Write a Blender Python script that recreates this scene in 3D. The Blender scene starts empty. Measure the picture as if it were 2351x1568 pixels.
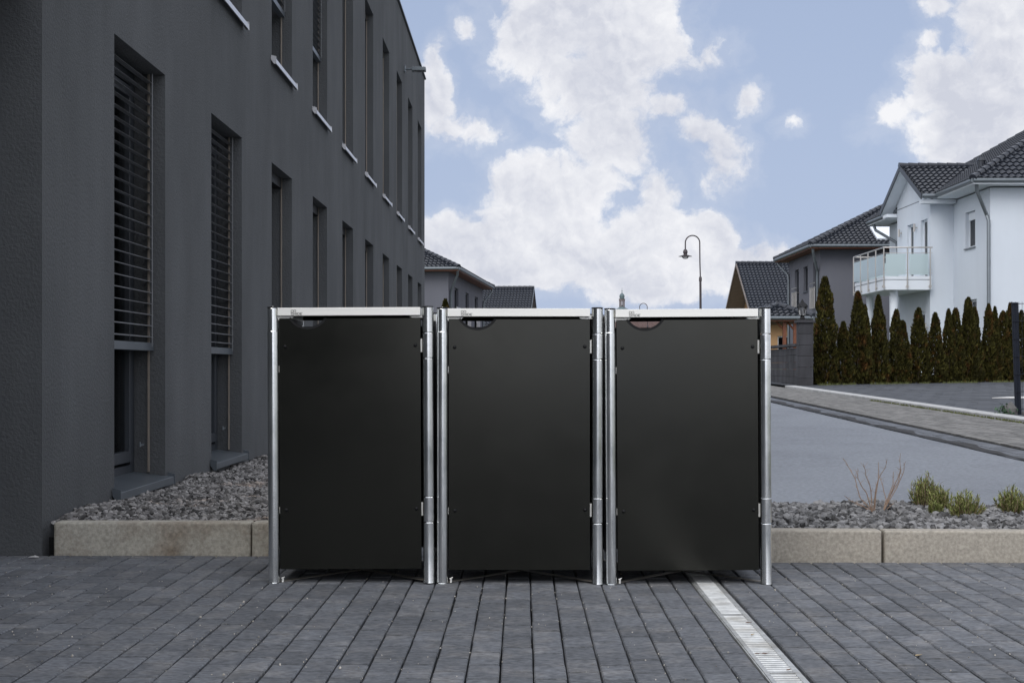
import bpy, bmesh, math, random
import numpy as np
from mathutils import Vector, Matrix, Euler
S = bpy.context.scene
C = S.collection
R = math.radians
random.seed(7)
rng = np.random.default_rng(7)

# ------------------------------------------------------------------ camera
F = 3265.0          # focal length in the units of a 2351 px wide picture (50 mm on 36 mm)
CX, HY, CH = 1175.5, 845.0, 0.894
cam_d = bpy.data.cameras.new('camera'); cam = bpy.data.objects.new('camera', cam_d); C.objects.link(cam)
cam.location = (0, 0, CH); cam.rotation_euler = (R(90), 0, 0)
cam_d.sensor_width = 36; cam_d.lens = F/2351*36
cam_d.shift_y = (HY-784)/2351
cam_d.clip_start = 0.1; cam_d.clip_end = 6000
S.camera = cam
S.view_settings.view_transform = 'Standard'
S.view_settings.look = 'None'
S.view_settings.exposure = 0.35
S.view_settings.gamma = 1.0

# ------------------------------------------------------------------ sun and sky
SUN_EL, SUN_AZ = R(42), R(204)      # azimuth clockwise from +Y (the view direction): behind the camera, to the right
sun_d = bpy.data.lights.new('sun', 'SUN'); sun = bpy.data.objects.new('sun', sun_d); C.objects.link(sun)
sun_d.energy = 1.0; sun_d.angle = R(32); sun_d.color = (1.0, .97, .93)
sdir = Vector((math.sin(SUN_AZ)*math.cos(SUN_EL), math.cos(SUN_AZ)*math.cos(SUN_EL), math.sin(SUN_EL)))
sun.rotation_euler = sdir.to_track_quat('Z', 'Y').to_euler()

world = bpy.data.worlds.new("World"); S.world = world; world.use_nodes = True
wt = world.node_tree; wn = wt.nodes; wl = wt.links
wn.clear()
def N(tree, typ, **kw):
    n = tree.nodes.new(typ)
    for k, v in kw.items(): setattr(n, k, v)
    return n
def setin(n, **kw):
    for k, v in kw.items(): n.inputs[k].default_value = v
def math_node(tree, op, a, b=None, c=None, clamp=False):
    n = tree.nodes.new('ShaderNodeMath'); n.operation = op; n.use_clamp = clamp
    for i, v in enumerate((a, b, c)):
        if v is None: continue
        if isinstance(v, (int, float)): n.inputs[i].default_value = v
        else: tree.links.new(v, n.inputs[i])
    return n.outputs[0]
def mixc(tree, fac, a, b):
    n = tree.nodes.new('ShaderNodeMix'); n.data_type = 'RGBA'
    for sock, v in ((n.inputs[0], fac), (n.inputs[6], a), (n.inputs[7], b)):
        if isinstance(v, (int, float)): sock.default_value = v
        elif isinstance(v, tuple): sock.default_value = (*v, 1) if len(v) == 3 else v
        else: tree.links.new(v, sock)
    return n.outputs[2]
def maprange(tree, v, a, b, c=0., d=1., smooth=False):
    n = tree.nodes.new('ShaderNodeMapRange')
    if smooth: n.interpolation_type = 'SMOOTHSTEP'
    tree.links.new(v, n.inputs[0])
    for i, x in zip((1, 2, 3, 4), (a, b, c, d)): n.inputs[i].default_value = x
    return n.outputs[0]

sky = N(wt, 'ShaderNodeTexSky', sky_type='NISHITA', sun_disc=False, sun_elevation=SUN_EL, sun_rotation=SUN_AZ)
sky.air_density = 1.0; sky.dust_density = 2.5; sky.ozone_density = 2.0
tc = N(wt, 'ShaderNodeTexCoord')
sep = N(wt, 'ShaderNodeSeparateXYZ'); wl.new(tc.outputs['Generated'], sep.inputs[0])
az = math_node(wt, 'ARCTAN2', sep.outputs[0], sep.outputs[1])
el = math_node(wt, 'ARCSINE', sep.outputs[2])
comb = N(wt, 'ShaderNodeCombineXYZ'); wl.new(az, comb.inputs[0]); wl.new(el, comb.inputs[1])
nz = N(wt, 'ShaderNodeTexNoise'); setin(nz, Scale=26., Detail=7., Roughness=.62); wl.new(comb.outputs[0], nz.inputs['Vector'])
sub = N(wt, 'ShaderNodeVectorMath', operation='SUBTRACT'); wl.new(nz.outputs['Color'], sub.inputs[0]); sub.inputs[1].default_value = (.5, .5, .5)
scl = N(wt, 'ShaderNodeVectorMath', operation='SCALE'); wl.new(sub.outputs[0], scl.inputs[0]); scl.inputs['Scale'].default_value = .030
warp = N(wt, 'ShaderNodeVectorMath', operation='ADD'); wl.new(comb.outputs[0], warp.inputs[0]); wl.new(scl.outputs[0], warp.inputs[1])
# cloud masses, as directions in the sky (azimuth and elevation in degrees), half sizes and tilt
def cl(zx, zy, rx, ry, rot=0):
    dx = 949.5+zx/1.6775; dy = zy/1.6775
    u = (dx-CX)/F; v = (HY-dy)/F
    a = math.atan(u); e = math.atan(v/math.sqrt(1+u*u))
    return (a, e, rx/1.6775/F, ry/1.6775/F, R(rot))
clouds = [cl(640, 60, 400, 170), cl(500, 160, 250, 170), cl(800, 170, 270, 170), cl(900, 60, 160, 150), cl(700, 340, 270, 160), cl(750, 520, 190, 150),
          cl(85, 340, 85, 170), cl(110, 480, 100, 80), cl(270, 515, 120, 60, -20), cl(205, 112, 50, 45, 30),
          cl(480, 730, 230, 150), cl(640, 720, 190, 150), cl(940, 770, 110, 130), cl(200, 960, 300, 150), cl(560, 930, 330, 170), cl(900, 930, 330, 170), cl(1050, 970, 230, 160),
          cl(1280, 1010, 200, 100), cl(350, 1050, 330, 90), cl(950, 1090, 330, 110), cl(60, 1000, 200, 160), cl(740, 1000, 420, 150), cl(1100, 930, 200, 130), cl(420, 860, 200, 160),
          cl(1110, 235, 130, 60, 20), cl(1000, 400, 130, 60), cl(1140, 510, 140, 70, -35), cl(1190, 640, 95, 130), cl(1285, 385, 60, 50, 20), cl(1452, 482, 62, 36),
          cl(2290, 70, 220, 160), cl(2060, 320, 200, 150), cl(2200, 450, 290, 210), cl(2330, 250, 230, 260), cl(1880, 400, 150, 70, 40), cl(2180, 590, 230, 110), cl(2030, 35, 60, 60), cl(1995, 150, 55, 32, 30)]
acc = None
for (a, e, rx, ry, rot) in clouds:
    mp = N(wt, 'ShaderNodeMapping', vector_type='TEXTURE'); wl.new(warp.outputs[0], mp.inputs[0])
    mp.inputs[1].default_value = (a, e, 0); mp.inputs[2].default_value = (0, 0, rot); mp.inputs[3].default_value = (rx, ry, 1)
    ln = N(wt, 'ShaderNodeVectorMath', operation='LENGTH'); wl.new(mp.outputs[0], ln.inputs[0])
    am = 1.0 if max(rx, ry)*F*1.6775 > 150 else .42
    d = math_node(wt, 'MULTIPLY_ADD', ln.outputs['Value'], -am, am)
    acc = d if acc is None else math_node(wt, 'SMOOTH_MAX', acc, d, .12)
# general broken cloud over the rest of the sky
n3 = N(wt, 'ShaderNodeTexNoise'); setin(n3, Scale=2.6, Detail=8., Roughness=.55); wl.new(tc.outputs['Generated'], n3.inputs['Vector'])
gen = math_node(wt, 'MULTIPLY_ADD', n3.outputs[0], 3.2, -1.30)
offc = N(wt, 'ShaderNodeVectorMath', operation='LENGTH')
mpo = N(wt, 'ShaderNodeMapping', vector_type='TEXTURE'); wl.new(comb.outputs[0], mpo.inputs[0]); mpo.inputs[1].default_value = (0, .08, 0); mpo.inputs[3].default_value = (.42, .26, 1)
wl.new(mpo.outputs[0], offc.inputs[0])
outside = maprange(wt, offc.outputs['Value'], 1.0, 1.3, -1.0, 0.0)
acc = math_node(wt, 'MAXIMUM', acc, math_node(wt, 'ADD', gen, math_node(wt, 'MULTIPLY', outside, 3.0)))
n1 = N(wt, 'ShaderNodeTexNoise'); setin(n1, Scale=34., Detail=9., Roughness=.62); wl.new(warp.outputs[0], n1.inputs['Vector'])
n1b = N(wt, 'ShaderNodeTexNoise'); setin(n1b, Scale=34., Detail=5., Roughness=.6)
offv = N(wt, 'ShaderNodeVectorMath', operation='ADD'); wl.new(warp.outputs[0], offv.inputs[0]); offv.inputs[1].default_value = (.004, .006, 0); wl.new(offv.outputs[0], n1b.inputs['Vector'])
dens = math_node(wt, 'ADD', acc, math_node(wt, 'MULTIPLY_ADD', n1.outputs[0], 1.25, -.60))
alpha = math_node(wt, 'MAXIMUM', maprange(wt, dens, -.02, .34, 0, 1, True), maprange(wt, dens, -.35, .1, 0, .15, True))
relief = math_node(wt, 'SUBTRACT', n1.outputs[0], n1b.outputs[0])
n2 = N(wt, 'ShaderNodeTexNoise'); setin(n2, Scale=9., Detail=6., Roughness=.5); wl.new(comb.outputs[0], n2.inputs['Vector'])
shade = math_node(wt, 'ADD', maprange(wt, n2.outputs[0], .38, .62, 0, .8), math_node(wt, 'MULTIPLY', relief, 2.0))
shade = math_node(wt, 'ADD', shade, maprange(wt, dens, .0, .7, .45, .0), clamp=True)
ccol = mixc(wt, shade, (.49, .51, .58), (.72, .725, .75))
skyc = N(wt, 'ShaderNodeVectorMath', operation='SCALE'); wl.new(sky.outputs[0], skyc.inputs[0]); skyc.inputs['Scale'].default_value = .085
veil = mixc(wt, .88, skyc.outputs[0], (.325, .395, .55))
hz = maprange(wt, el, .0, .25, .45, 0.0)
veil = mixc(wt, hz, veil, (.43, .50, .65))
skyfin = mixc(wt, alpha, veil, ccol)
# broad bright aureole where thin cloud lies in front of the sun, behind the camera
dn = N(wt, 'ShaderNodeVectorMath', operation='DOT_PRODUCT'); wl.new(tc.outputs['Generated'], dn.inputs[0]); dn.inputs[1].default_value = sdir
aur = math_node(wt, 'MULTIPLY_ADD', maprange(wt, dn.outputs['Value'], .1, 1.0, 0, 1, True), 1.1, 1.0)
sc_ = N(wt, 'ShaderNodeVectorMath', operation='SCALE'); wl.new(skyfin, sc_.inputs[0]); wl.new(aur, sc_.inputs['Scale']); skyfin = sc_.outputs[0]
bg = N(wt, 'ShaderNodeBackground'); wl.new(skyfin, bg.inputs[0]); bg.inputs[1].default_value = 1.0
wo = N(wt, 'ShaderNodeOutputWorld'); wl.new(bg.outputs[0], wo.inputs[0])

# ------------------------------------------------------------------ materials
def mat(name, col, rough=.6, metal=0., var=.12, vscale=4., vstretch=(1, 1, 1), bump=0., bscale=60., bdetail=4., spec=.5, island=0., col2=None, c2scale=3., c2lo=.5, c2hi=.65, coords='Object', rand=False, rvar=0., bstretch=(1, 1, 1), coat=0.):
    m = bpy.data.materials.new(name); m.use_nodes = True; t = m.node_tree
    p = t.nodes['Principled BSDF']
    tcn = N(t, 'ShaderNodeTexCoord'); base = tcn.outputs[coords]
    if rand:
        oi = N(t, 'ShaderNodeObjectInfo'); ad = N(t, 'ShaderNodeVectorMath', operation='ADD')
        k = math_node(t, 'MULTIPLY', oi.outputs['Random'], 31.)
        t.links.new(base, ad.inputs[0]); t.links.new(k, ad.inputs[1]); base = ad.outputs[0]
    def noise(scale, detail, stretch, off=0.):
        mp = N(t, 'ShaderNodeMapping'); t.links.new(base, mp.inputs[0]); mp.inputs[3].default_value = stretch; mp.inputs[1].default_value = (off, off, off)
        n = N(t, 'ShaderNodeTexNoise'); setin(n, Scale=scale, Detail=detail, Roughness=.6); t.links.new(mp.outputs[0], n.inputs['Vector']); return n.outputs[0]
    c = None
    rgb = N(t, 'ShaderNodeRGB'); rgb.outputs[0].default_value = (*col, 1); c = rgb.outputs[0]
    if col2 is not None:
        f = maprange(t, noise(c2scale, 5., (1, 1, 1), 5.), c2lo, c2hi)
        c = mixc(t, f, c, col2)
    if var:
        f = maprange(t, noise(vscale, 6., vstretch), .25, .75, 1-var, 1+var)
        hs = N(t, 'ShaderNodeHueSaturation'); t.links.new(f, hs.inputs['Value']); t.links.new(c, hs.inputs['Color']); c = hs.outputs[0]
    if island:
        g = N(t, 'ShaderNodeNewGeometry'); f = maprange(t, g.outputs['Random Per Island'], 0, 1, 1-island, 1+island)
        hs = N(t, 'ShaderNodeHueSaturation'); t.links.new(f, hs.inputs['Value']); t.links.new(c, hs.inputs['Color']); c = hs.outputs[0]
    t.links.new(c, p.inputs['Base Color'])
    p.inputs['Metallic'].default_value = metal
    p.inputs['Specular IOR Level'].default_value = spec
    p.inputs['Coat Weight'].default_value = coat
    if rvar:
        t.links.new(maprange(t, noise(vscale*1.7, 6., vstretch, 3.), .3, .7, rough-rvar, rough+rvar), p.inputs['Roughness'])
    else: p.inputs['Roughness'].default_value = rough
    if bump:
        b = N(t, 'ShaderNodeBump'); b.inputs['Strength'].default_value = 1.; b.inputs['Distance'].default_value = bump
        t.links.new(noise(bscale, bdetail, bstretch, 9.), b.inputs['Height']); t.links.new(b.outputs[0], p.inputs['Normal'])
    return m

M = {}
M['plaster_dark'] = mat('plaster_dark', (.100, .104, .107), .88, var=.20, vscale=1.8, vstretch=(1, 1, .3), bump=.008, bscale=60, bdetail=4., spec=.3, col2=(.084, .088, .091), c2scale=.7, c2lo=.4, c2hi=.7)
M['anthracite'] = mat('anthracite', (.035, .040, .048), .42, var=.06)
M['slat'] = mat('slat', (.24, .245, .255), .35, metal=.3, var=.1)
M['alu'] = mat('alu', (.62, .62, .64), .38, metal=.7, var=.1)
M['alu_dark'] = mat('alu_dark', (.10, .115, .13), .35, metal=.3, var=.15)
M['rail_tan'] = mat('rail_tan', (.36, .31, .26), .4, metal=.5, var=.1)
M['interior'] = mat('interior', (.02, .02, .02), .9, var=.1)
M['curtain'] = mat('curtain', (.85, .78, .66), .9, var=.1)
M['galv'] = mat('galvanised', (.86, .87, .855), .20, metal=1., var=.14, vscale=9., vstretch=(1, 1, .3), rvar=.07, bump=.0002, bscale=30, bstretch=(1, 1, .3), rand=True, col2=(.70, .72, .72), c2scale=14., c2lo=.5, c2hi=.72)
M['galv2'] = mat('galvanised_sleeve', (.88, .885, .87), .18, metal=1., var=.12, vscale=22., rvar=.05, bump=.00015, bscale=60, rand=True, col2=(.74, .755, .76), c2scale=24., c2lo=.5, c2hi=.75)
M['grate'] = mat('grate_steel', (.56, .57, .56), .5, metal=.6, var=.25, vscale=22., rvar=.06, spec=.4, col2=(.40, .39, .36), c2scale=5., c2lo=.5, c2hi=.7)
M['brushed'] = mat('brushed_steel', (.92, .905, .85), .42, metal=.6, var=.05, vscale=14., vstretch=(.15, 1, 8), rvar=.05, rand=True)
M['door'] = mat('door_anthracite', (.0028, .0032, .0025), .18, var=.05, vscale=2.5, spec=.62, rand=True, rvar=.03)
M['door'].node_tree.nodes['Principled BSDF'].inputs['Specular Tint'].default_value = (1, .97, .86, 1)
M['black'] = mat('black_plastic', (.006, .006, .0065), .55, var=.05, spec=.3)
M['black_in'] = mat('black_sheet', (.012, .012, .013), .55, var=.05)
M['print'] = mat('dark_print', (.02, .02, .022), .6, var=0)
M['brace'] = mat('brace_steel', (.30, .28, .25), .5, metal=.7, var=.2, vscale=20)
M['paver'] = mat('paver_anthracite', (.118, .124, .134), .80, var=.55, vscale=75., vstretch=(.55, 1, 1), bump=.002, bscale=90, bdetail=5., spec=.35, island=.19, col2=(.20, .195, .19), c2scale=7., c2lo=.48, c2hi=.80)
M['bed'] = mat('joint_sand', (.006, .006, .006), .95, var=.3, vscale=60)
M['kerb_l'] = mat('concrete_old', (.42, .395, .335), .9, var=.35, vscale=60., bump=.0022, bscale=80, bdetail=6., spec=.2, col2=(.24, .19, .14), c2scale=4., c2lo=.45, c2hi=.75)
M['kerb_r'] = mat('concrete_beige', (.355, .325, .275), .9, var=.32, vscale=70., bump=.0020, bscale=80, bdetail=6., spec=.2, col2=(.40, .36, .30), c2scale=4., c2lo=.5, c2hi=.8)
M['stone'] = mat('gravel_stone', (.185, .177, .170), .85, var=.3, vscale=40., island=.80, col2=(.36, .25, .17), c2scale=1.7, c2lo=.56, c2hi=.78, spec=.3)
M['stone_r'] = mat('gravel_stone_grey', (.150, .148, .147), .85, var=.25, vscale=25., island=.75, spec=.3)
M['asphalt'] = mat('asphalt', (.180, .193, .213), .58, var=.42, vscale=26., bump=.005, bscale=42, bdetail=6., spec=.5, col2=(.140, .150, .168), c2scale=.9, c2lo=.45, c2hi=.75)
M['sett'] = mat('gutter_sett', (.085, .09, .10), .5, var=.3, vscale=8., island=.35)
M['wet'] = mat('gutter_wet', (.012, .010, .008), .6, var=.4, vscale=3., spec=.3)
M['sidewalk'] = mat('sidewalk_paver', (.165, .160, .150), .85, var=.35, vscale=12., island=.25)
M['kerb_w'] = mat('kerb_pale', (.42, .42, .41), .85, var=.25, vscale=6.)
M['driveway'] = mat('driveway_paver', (.058, .063, .072), .8, var=.25, vscale=4., island=.18)
M['soil'] = mat('soil', (.06, .07, .035), .95, var=.3, vscale=1., coords='Object')
M['moss'] = mat('moss', (.09, .10, .03), .95, var=.4, vscale=9)
M['white'] = mat('white_plaster', (.62, .665, .715), .9, var=.07, vscale=.7, vstretch=(1, 1, .3), bump=.003, bscale=30, spec=.2)
M['white2'] = mat('white_paint', (.70, .74, .78), .6, var=.02)
M['grey_plaster'] = mat('grey_plaster', (.135, .138, .158), .9, var=.10, vscale=.8, vstretch=(1, 1, .3), bump=.003, bscale=30, spec=.2)
M['orange'] = mat('orange_plaster', (.42, .26, .135), .9, var=.06, spec=.2)
M['tile'] = mat('roof_tile', (.014, .017, .024), .27, var=.15, vscale=2., spec=.55)
M['tile_brown'] = mat('roof_tile_brown', (.12, .075, .065), .6, var=.15, vscale=2., island=.2)
M['soffit_brown'] = mat('soffit_brown', (.24, .205, .185), .7, var=.15)
M['wood_red'] = mat('wood_red', (.16, .055, .025), .6, var=.3, vscale=8)
M['zinc'] = mat('zinc', (.15, .17, .185), .4, metal=.35, var=.1)
M['inox'] = mat('stainless', (.55, .52, .48), .3, metal=.8, var=.08)
M['block'] = mat('block_stone', (.040, .040, .045), .85, var=.7, vscale=2.2, vstretch=(1, 1, .25), bump=.006, bscale=30, island=.15)
M['thuja'] = mat('thuja_foliage', (.036, .033, .007), .75, var=.6, vscale=3.5, island=.65, col2=(.080, .034, .011), c2scale=2.6, c2lo=.54, c2hi=.72, spec=.15, rand=True)
M['trunk'] = mat('bark', (.10, .07, .05), .9, var=.3, vscale=20)
M['lav'] = mat('lavender_foliage', (.20, .225, .075), .8, var=.3, vscale=15, island=.5, spec=.2, col2=(.25, .25, .08), c2scale=9.)
M['twig'] = mat('dry_twig', (.27, .185, .13), .8, var=.2, vscale=30)
M['lamp'] = mat('lamp_brown', (.055, .045, .048), .5, metal=.2, var=.08)
M['navy'] = mat('fence_navy', (.005, .008, .017), .5, var=.08, spec=.3)
M['copper'] = mat('church_roof', (.10, .14, .15), .6, var=.1)
M['church'] = mat('church_stone', (.16, .13, .13), .8, var=.1)
M['grit'] = mat('grit', (.42, .39, .34), .9, var=.2, island=.5)
M['leaf'] = mat('dead_leaf', (.13, .07, .045), .8, var=.3, vscale=40)
M['leaf2'] = mat('pale_leaf', (.34, .26, .15), .8, var=.3, vscale=40)
M['ivy'] = mat('ivy_leaf', (.03, .07, .03), .5, var=.3, vscale=9, island=.4)
M['rock'] = mat('rock', (.12, .115, .11), .85, var=.4, vscale=6, bump=.01, bscale=12)
M['plate'] = mat('white_slab', (.55, .54, .52), .85, var=.2, vscale=5)

def glassmat(name, tint, refl=1.45, milky=0., mcol=(.5, .7, .72)):
    m = bpy.data.materials.new(name); m.use_nodes = True; t = m.node_tree; t.nodes.clear()
    o = N(t, 'ShaderNodeOutputMaterial'); g = N(t, 'ShaderNodeBsdfGlossy'); g.inputs['Roughness'].default_value = .02
    tr = N(t, 'ShaderNodeBsdfTransparent'); tr.inputs[0].default_value = (*tint, 1)
    fr = N(t, 'ShaderNodeFresnel'); fr.inputs[0].default_value = refl
    base = tr.outputs[0]
    if milky:
        tl = N(t, 'ShaderNodeBsdfTranslucent'); tl.inputs[0].default_value = (*mcol, 1)
        df = N(t, 'ShaderNodeBsdfDiffuse'); df.inputs[0].default_value = (*mcol, 1)
        a = N(t, 'ShaderNodeMixShader'); a.inputs[0].default_value = .5; t.links.new(tl.outputs[0], a.inputs[1]); t.links.new(df.outputs[0], a.inputs[2])
        b = N(t, 'ShaderNodeMixShader'); b.inputs[0].default_value = milky; t.links.new(tr.outputs[0], b.inputs[1]); t.links.new(a.outputs[0], b.inputs[2]); base = b.outputs[0]
    mx = N(t, 'ShaderNodeMixShader'); t.links.new(fr.outputs[0], mx.inputs[0]); t.links.new(base, mx.inputs[1]); t.links.new(g.outputs[0], mx.inputs[2])
    t.links.new(mx.outputs[0], o.inputs[0]); return m
M['glass'] = glassmat('window_glass', (.55, .6, .6))
M['glass_house'] = glassmat('house_glass', (.25, .28, .3), 1.6)
M['frosted'] = glassmat('frosted_glass', (.8, .9, .9), 1.4, .85, (.76, .87, .88))
M['lampglass'] = glassmat('lamp_glass', (.8, .8, .8), 1.4, .3, (.6, .6, .6))

# ------------------------------------------------------------------ mesh helpers
class MB:
    def __init__(s): s.v = []; s.f = []
    def add(s, vs, fs):
        o = len(s.v); s.v += [tuple(v) for v in vs]; s.f += [tuple(i+o for i in f) for f in fs]; return s
    def box(s, x0, x1, y0, y1, z0, z1, rot=None):
        vs = [(x, y, z) for x in (x0, x1) for y in (y0, y1) for z in (z0, z1)]
        if rot is not None:
            c = Vector(((x0+x1)/2, (y0+y1)/2, (z0+z1)/2)); vs = [c+rot @ (Vector(v)-c) for v in vs]
        return s.add(vs, [(0, 1, 3, 2), (4, 6, 7, 5), (0, 4, 5, 1), (2, 3, 7, 6), (0, 2, 6, 4), (1, 5, 7, 3)])
    def hexa(s, p):     # 4 bottom points then 4 top points
        return s.add(p, [(3, 2, 1, 0), (4, 5, 6, 7), (0, 1, 5, 4), (1, 2, 6, 5), (2, 3, 7, 6), (3, 0, 4, 7)])
    def cyl(s, p0, p1, r0, r1=None, n=16, caps=True):
        r1 = r0 if r1 is None else r1
        p0 = Vector(p0); p1 = Vector(p1); d = (p1-p0).normalized()
        a = d.orthogonal().normalized(); b = d.cross(a)
        vs = []; fs = []
        for p, r in ((p0, r0), (p1, r1)):
            for i in range(n):
                t = 2*math.pi*i/n; vs.append(p+a*(r*math.cos(t))+b*(r*math.sin(t)))
        fs = [(i, (i+1) % n, n+(i+1) % n, n+i) for i in range(n)]
        if caps: fs += [tuple(range(n-1, -1, -1)), tuple(range(n, 2*n))]
        return s.add(vs, fs)
    def tube(s, pts, r, n=8):
        pts = [Vector(p) for p in pts]; rs = r if isinstance(r, (list, tuple)) else [r]*len(pts)
        vs = []; a = None
        for i, p in enumerate(pts):
            d = ((pts[min(i+1, len(pts)-1)]-pts[max(i-1, 0)])).normalized()
            if a is None: a = d.orthogonal().normalized()
            a = (a-d*a.dot(d)).normalized(); b = d.cross(a)
            for k in range(n):
                t = 2*math.pi*k/n; vs.append(p+a*(rs[i]*math.cos(t))+b*(rs[i]*math.sin(t)))
        fs = [(i*n+k, i*n+(k+1) % n, (i+1)*n+(k+1) % n, (i+1)*n+k) for i in range(len(pts)-1) for k in range(n)]
        fs += [tuple(range(n-1, -1, -1)), tuple(range((len(pts)-1)*n, len(pts)*n))]
        return s.add(vs, fs)
    def lathe(s, c, prof, n=24):
        vs = []; c = Vector(c)
        for r, z in prof:
            for k in range(n):
                t = 2*math.pi*k/n; vs.append((c.x+r*math.cos(t), c.y+r*math.sin(t), c.z+z))
        m = len(prof)
        fs = [(i*n+k, i*n+(k+1) % n, (i+1)*n+(k+1) % n, (i+1)*n+k) for i in range(m-1) for k in range(n)]
        fs += [tuple(range(n-1, -1, -1)), tuple(range((m-1)*n, m*n))]
        return s.add(vs, fs)
    def prism(s, poly, d):   # planar polygon of 3-D points, thickened by vector d
        n = len(poly); d = Vector(d); a = [Vector(p) for p in poly]; b = [p+d for p in a]
        return s.add(a+b, [tuple(range(n-1, -1, -1)), tuple(range(n, 2*n))]+[(i, (i+1) % n, n+(i+1) % n, n+i) for i in range(n)])
    def build(s, name, m, parent=None, bevel=0, smooth=False, seg=2):
        me = bpy.data.meshes.new(name)
        vs = s.v
        root = parent
        while root is not None and root.parent is not None: root = root.parent
        if root is not None:
            L = root.location; vs = [(v[0]-L[0], v[1]-L[1], v[2]-L[2]) for v in vs]
        me.from_pydata(vs, [], s.f); me.update()
        bm = bmesh.new(); bm.from_mesh(me); bmesh.ops.recalc_face_normals(bm, faces=bm.faces); bm.to_mesh(me); bm.free()
        me.materials.append(M[m])
        if smooth:
            me.polygons.foreach_set('use_smooth', [True]*len(me.polygons)); me.set_sharp_from_angle(angle=R(38 if smooth is True else smooth))
        o = bpy.data.objects.new(name, me); C.objects.link(o)
        if parent is not None: o.parent = parent
        if bevel:
            b = o.modifiers.new('bevel', 'BEVEL'); b.width = bevel; b.segments = seg; b.limit_method = 'ANGLE'; b.angle_limit = R(40)
        return o
def npmesh(name, verts, faces, m, parent=None):    # fast path: numpy arrays of verts and equal-size faces
    me = bpy.data.meshes.new(name)
    verts = np.asarray(verts, dtype=np.float32); faces = np.asarray(faces, dtype=np.int32)
    k = faces.shape[1]
    me.vertices.add(len(verts)); me.vertices.foreach_set('co', verts.ravel())
    me.loops.add(faces.size); me.loops.foreach_set('vertex_index', faces.ravel())
    me.polygons.add(len(faces)); me.polygons.foreach_set('loop_start', np.arange(0, faces.size, k, dtype=np.int32))
    me.polygons.foreach_set('loop_total', np.full(len(faces), k, dtype=np.int32))
    me.update(calc_edges=True); me.validate(); me.polygons.foreach_set('use_smooth', np.zeros(len(me.polygons), dtype=bool))
    me.materials.append(M[m])
    o = bpy.data.objects.new(name, me); C.objects.link(o)
    if parent is not None: o.parent = parent
    return o
def tag(o, label, cat, group=None):
    o['label'] = label; o['category'] = cat
    if group: o['group'] = group
    return o
def struct(o): o['kind'] = 'structure'; return o
def thing(name, label, cat, loc, group=None):
    o = bpy.data.objects.new(name, None); C.objects.link(o); o.location = loc; o.empty_display_size = .2
    return tag(o, label, cat, group)
def copy_tree(o, parent=None):
    c = o.copy(); C.objects.link(c); c.parent = parent
    for ch in [x for x in bpy.data.objects if x.parent == o]: copy_tree(ch, c)
    return c
def wx(px, Y): return (px-CX)*Y/F            # where the ray of a picture column stands at distance Y
def wz(py, Y): return CH+(HY-py)*Y/F
def tz(Y): return min(max(0., .0148*(Y-12.2)), .9)     # the street climbs gently away from the paving

# walls: m(a, d, z) maps (along, depth into the wall, height) to the world
def face_px(p): return lambda a, d, z: (p-d, a, z)     # faces +X
def face_nx(p): return lambda a, d, z: (p+d, a, z)     # faces -X
def face_ny(p): return lambda a, d, z: (a, p+d, z)     # faces -Y
def wall_holes(mb, m, a0, a1, z0, z1, holes, depth):
    A = sorted({a0, a1, *[h[0] for h in holes], *[h[1] for h in holes]}); Z = sorted({z0, z1, *[h[2] for h in holes], *[h[3] for h in holes]})
    for i in range(len(A)-1):
        for j in range(len(Z)-1):
            ca = (A[i]+A[i+1])/2; cz = (Z[j]+Z[j+1])/2
            if any(h[0] < ca < h[1] and h[2] < cz < h[3] for h in holes): continue
            mb.add([m(A[i], 0, Z[j]), m(A[i+1], 0, Z[j]), m(A[i+1], 0, Z[j+1]), m(A[i], 0, Z[j+1])], [(0, 1, 2, 3)])
    for (p, q, r, s) in holes:
        for e in (((p, r), (p, s)), ((q, r), (q, s)), ((p, r), (q, r)), ((p, s), (q, s))):
            (u0, w0), (u1, w1) = e
            mb.add([m(u0, 0, w0), m(u1, 0, w1), m(u1, depth, w1), m(u0, depth, w0)], [(0, 1, 2, 3)])
def mbox(mb, m, a0, a1, d0, d1, z0, z1):
    P = [m(a, d, z) for a in (a0, a1) for d in (d0, d1) for z in (z0, z1)]
    xs, ys, zs = zip(*P); return mb.box(min(xs), max(xs), min(ys), max(ys), min(zs), max(zs))
def frame_ring(mb, m, a0, a1, z0, z1, d0, d1, w):
    mbox(mb, m, a0, a0+w, d0, d1, z0, z1); mbox(mb, m, a1-w, a1, d0, d1, z0, z1)
    mbox(mb, m, a0+w, a1-w, d0, d1, z0, z0+w); mbox(mb, m, a0+w, a1-w, d0, d1, z1-w, z1)
def house_window(root, m, h, rec=.12, fm='white2', gm='glass_house', sill='white2', mull=None, back='interior', fw=.07):
    a0, a1, z0, z1 = h
    mb = MB(); frame_ring(mb, m, a0, a1, z0, z1, rec, rec+.07, fw)
    if mull: mbox(mb, m, mull-.04, mull+.04, rec, rec+.07, z0+fw, z1-fw)
    w = mb.build('window', fm, root)
    b = MB(); mbox(b, m, a0+fw, a1-fw, rec+.03, rec+.038, z0+fw, z1-fw); b.build('pane', gm, w)
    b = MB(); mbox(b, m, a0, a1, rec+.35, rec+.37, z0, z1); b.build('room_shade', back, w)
    if sill:
        b = MB(); mbox(b, m, a0-.05, a1+.05, -.05, rec, z0-.035, z0); b.build('sill', sill, w)
    return w

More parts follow.
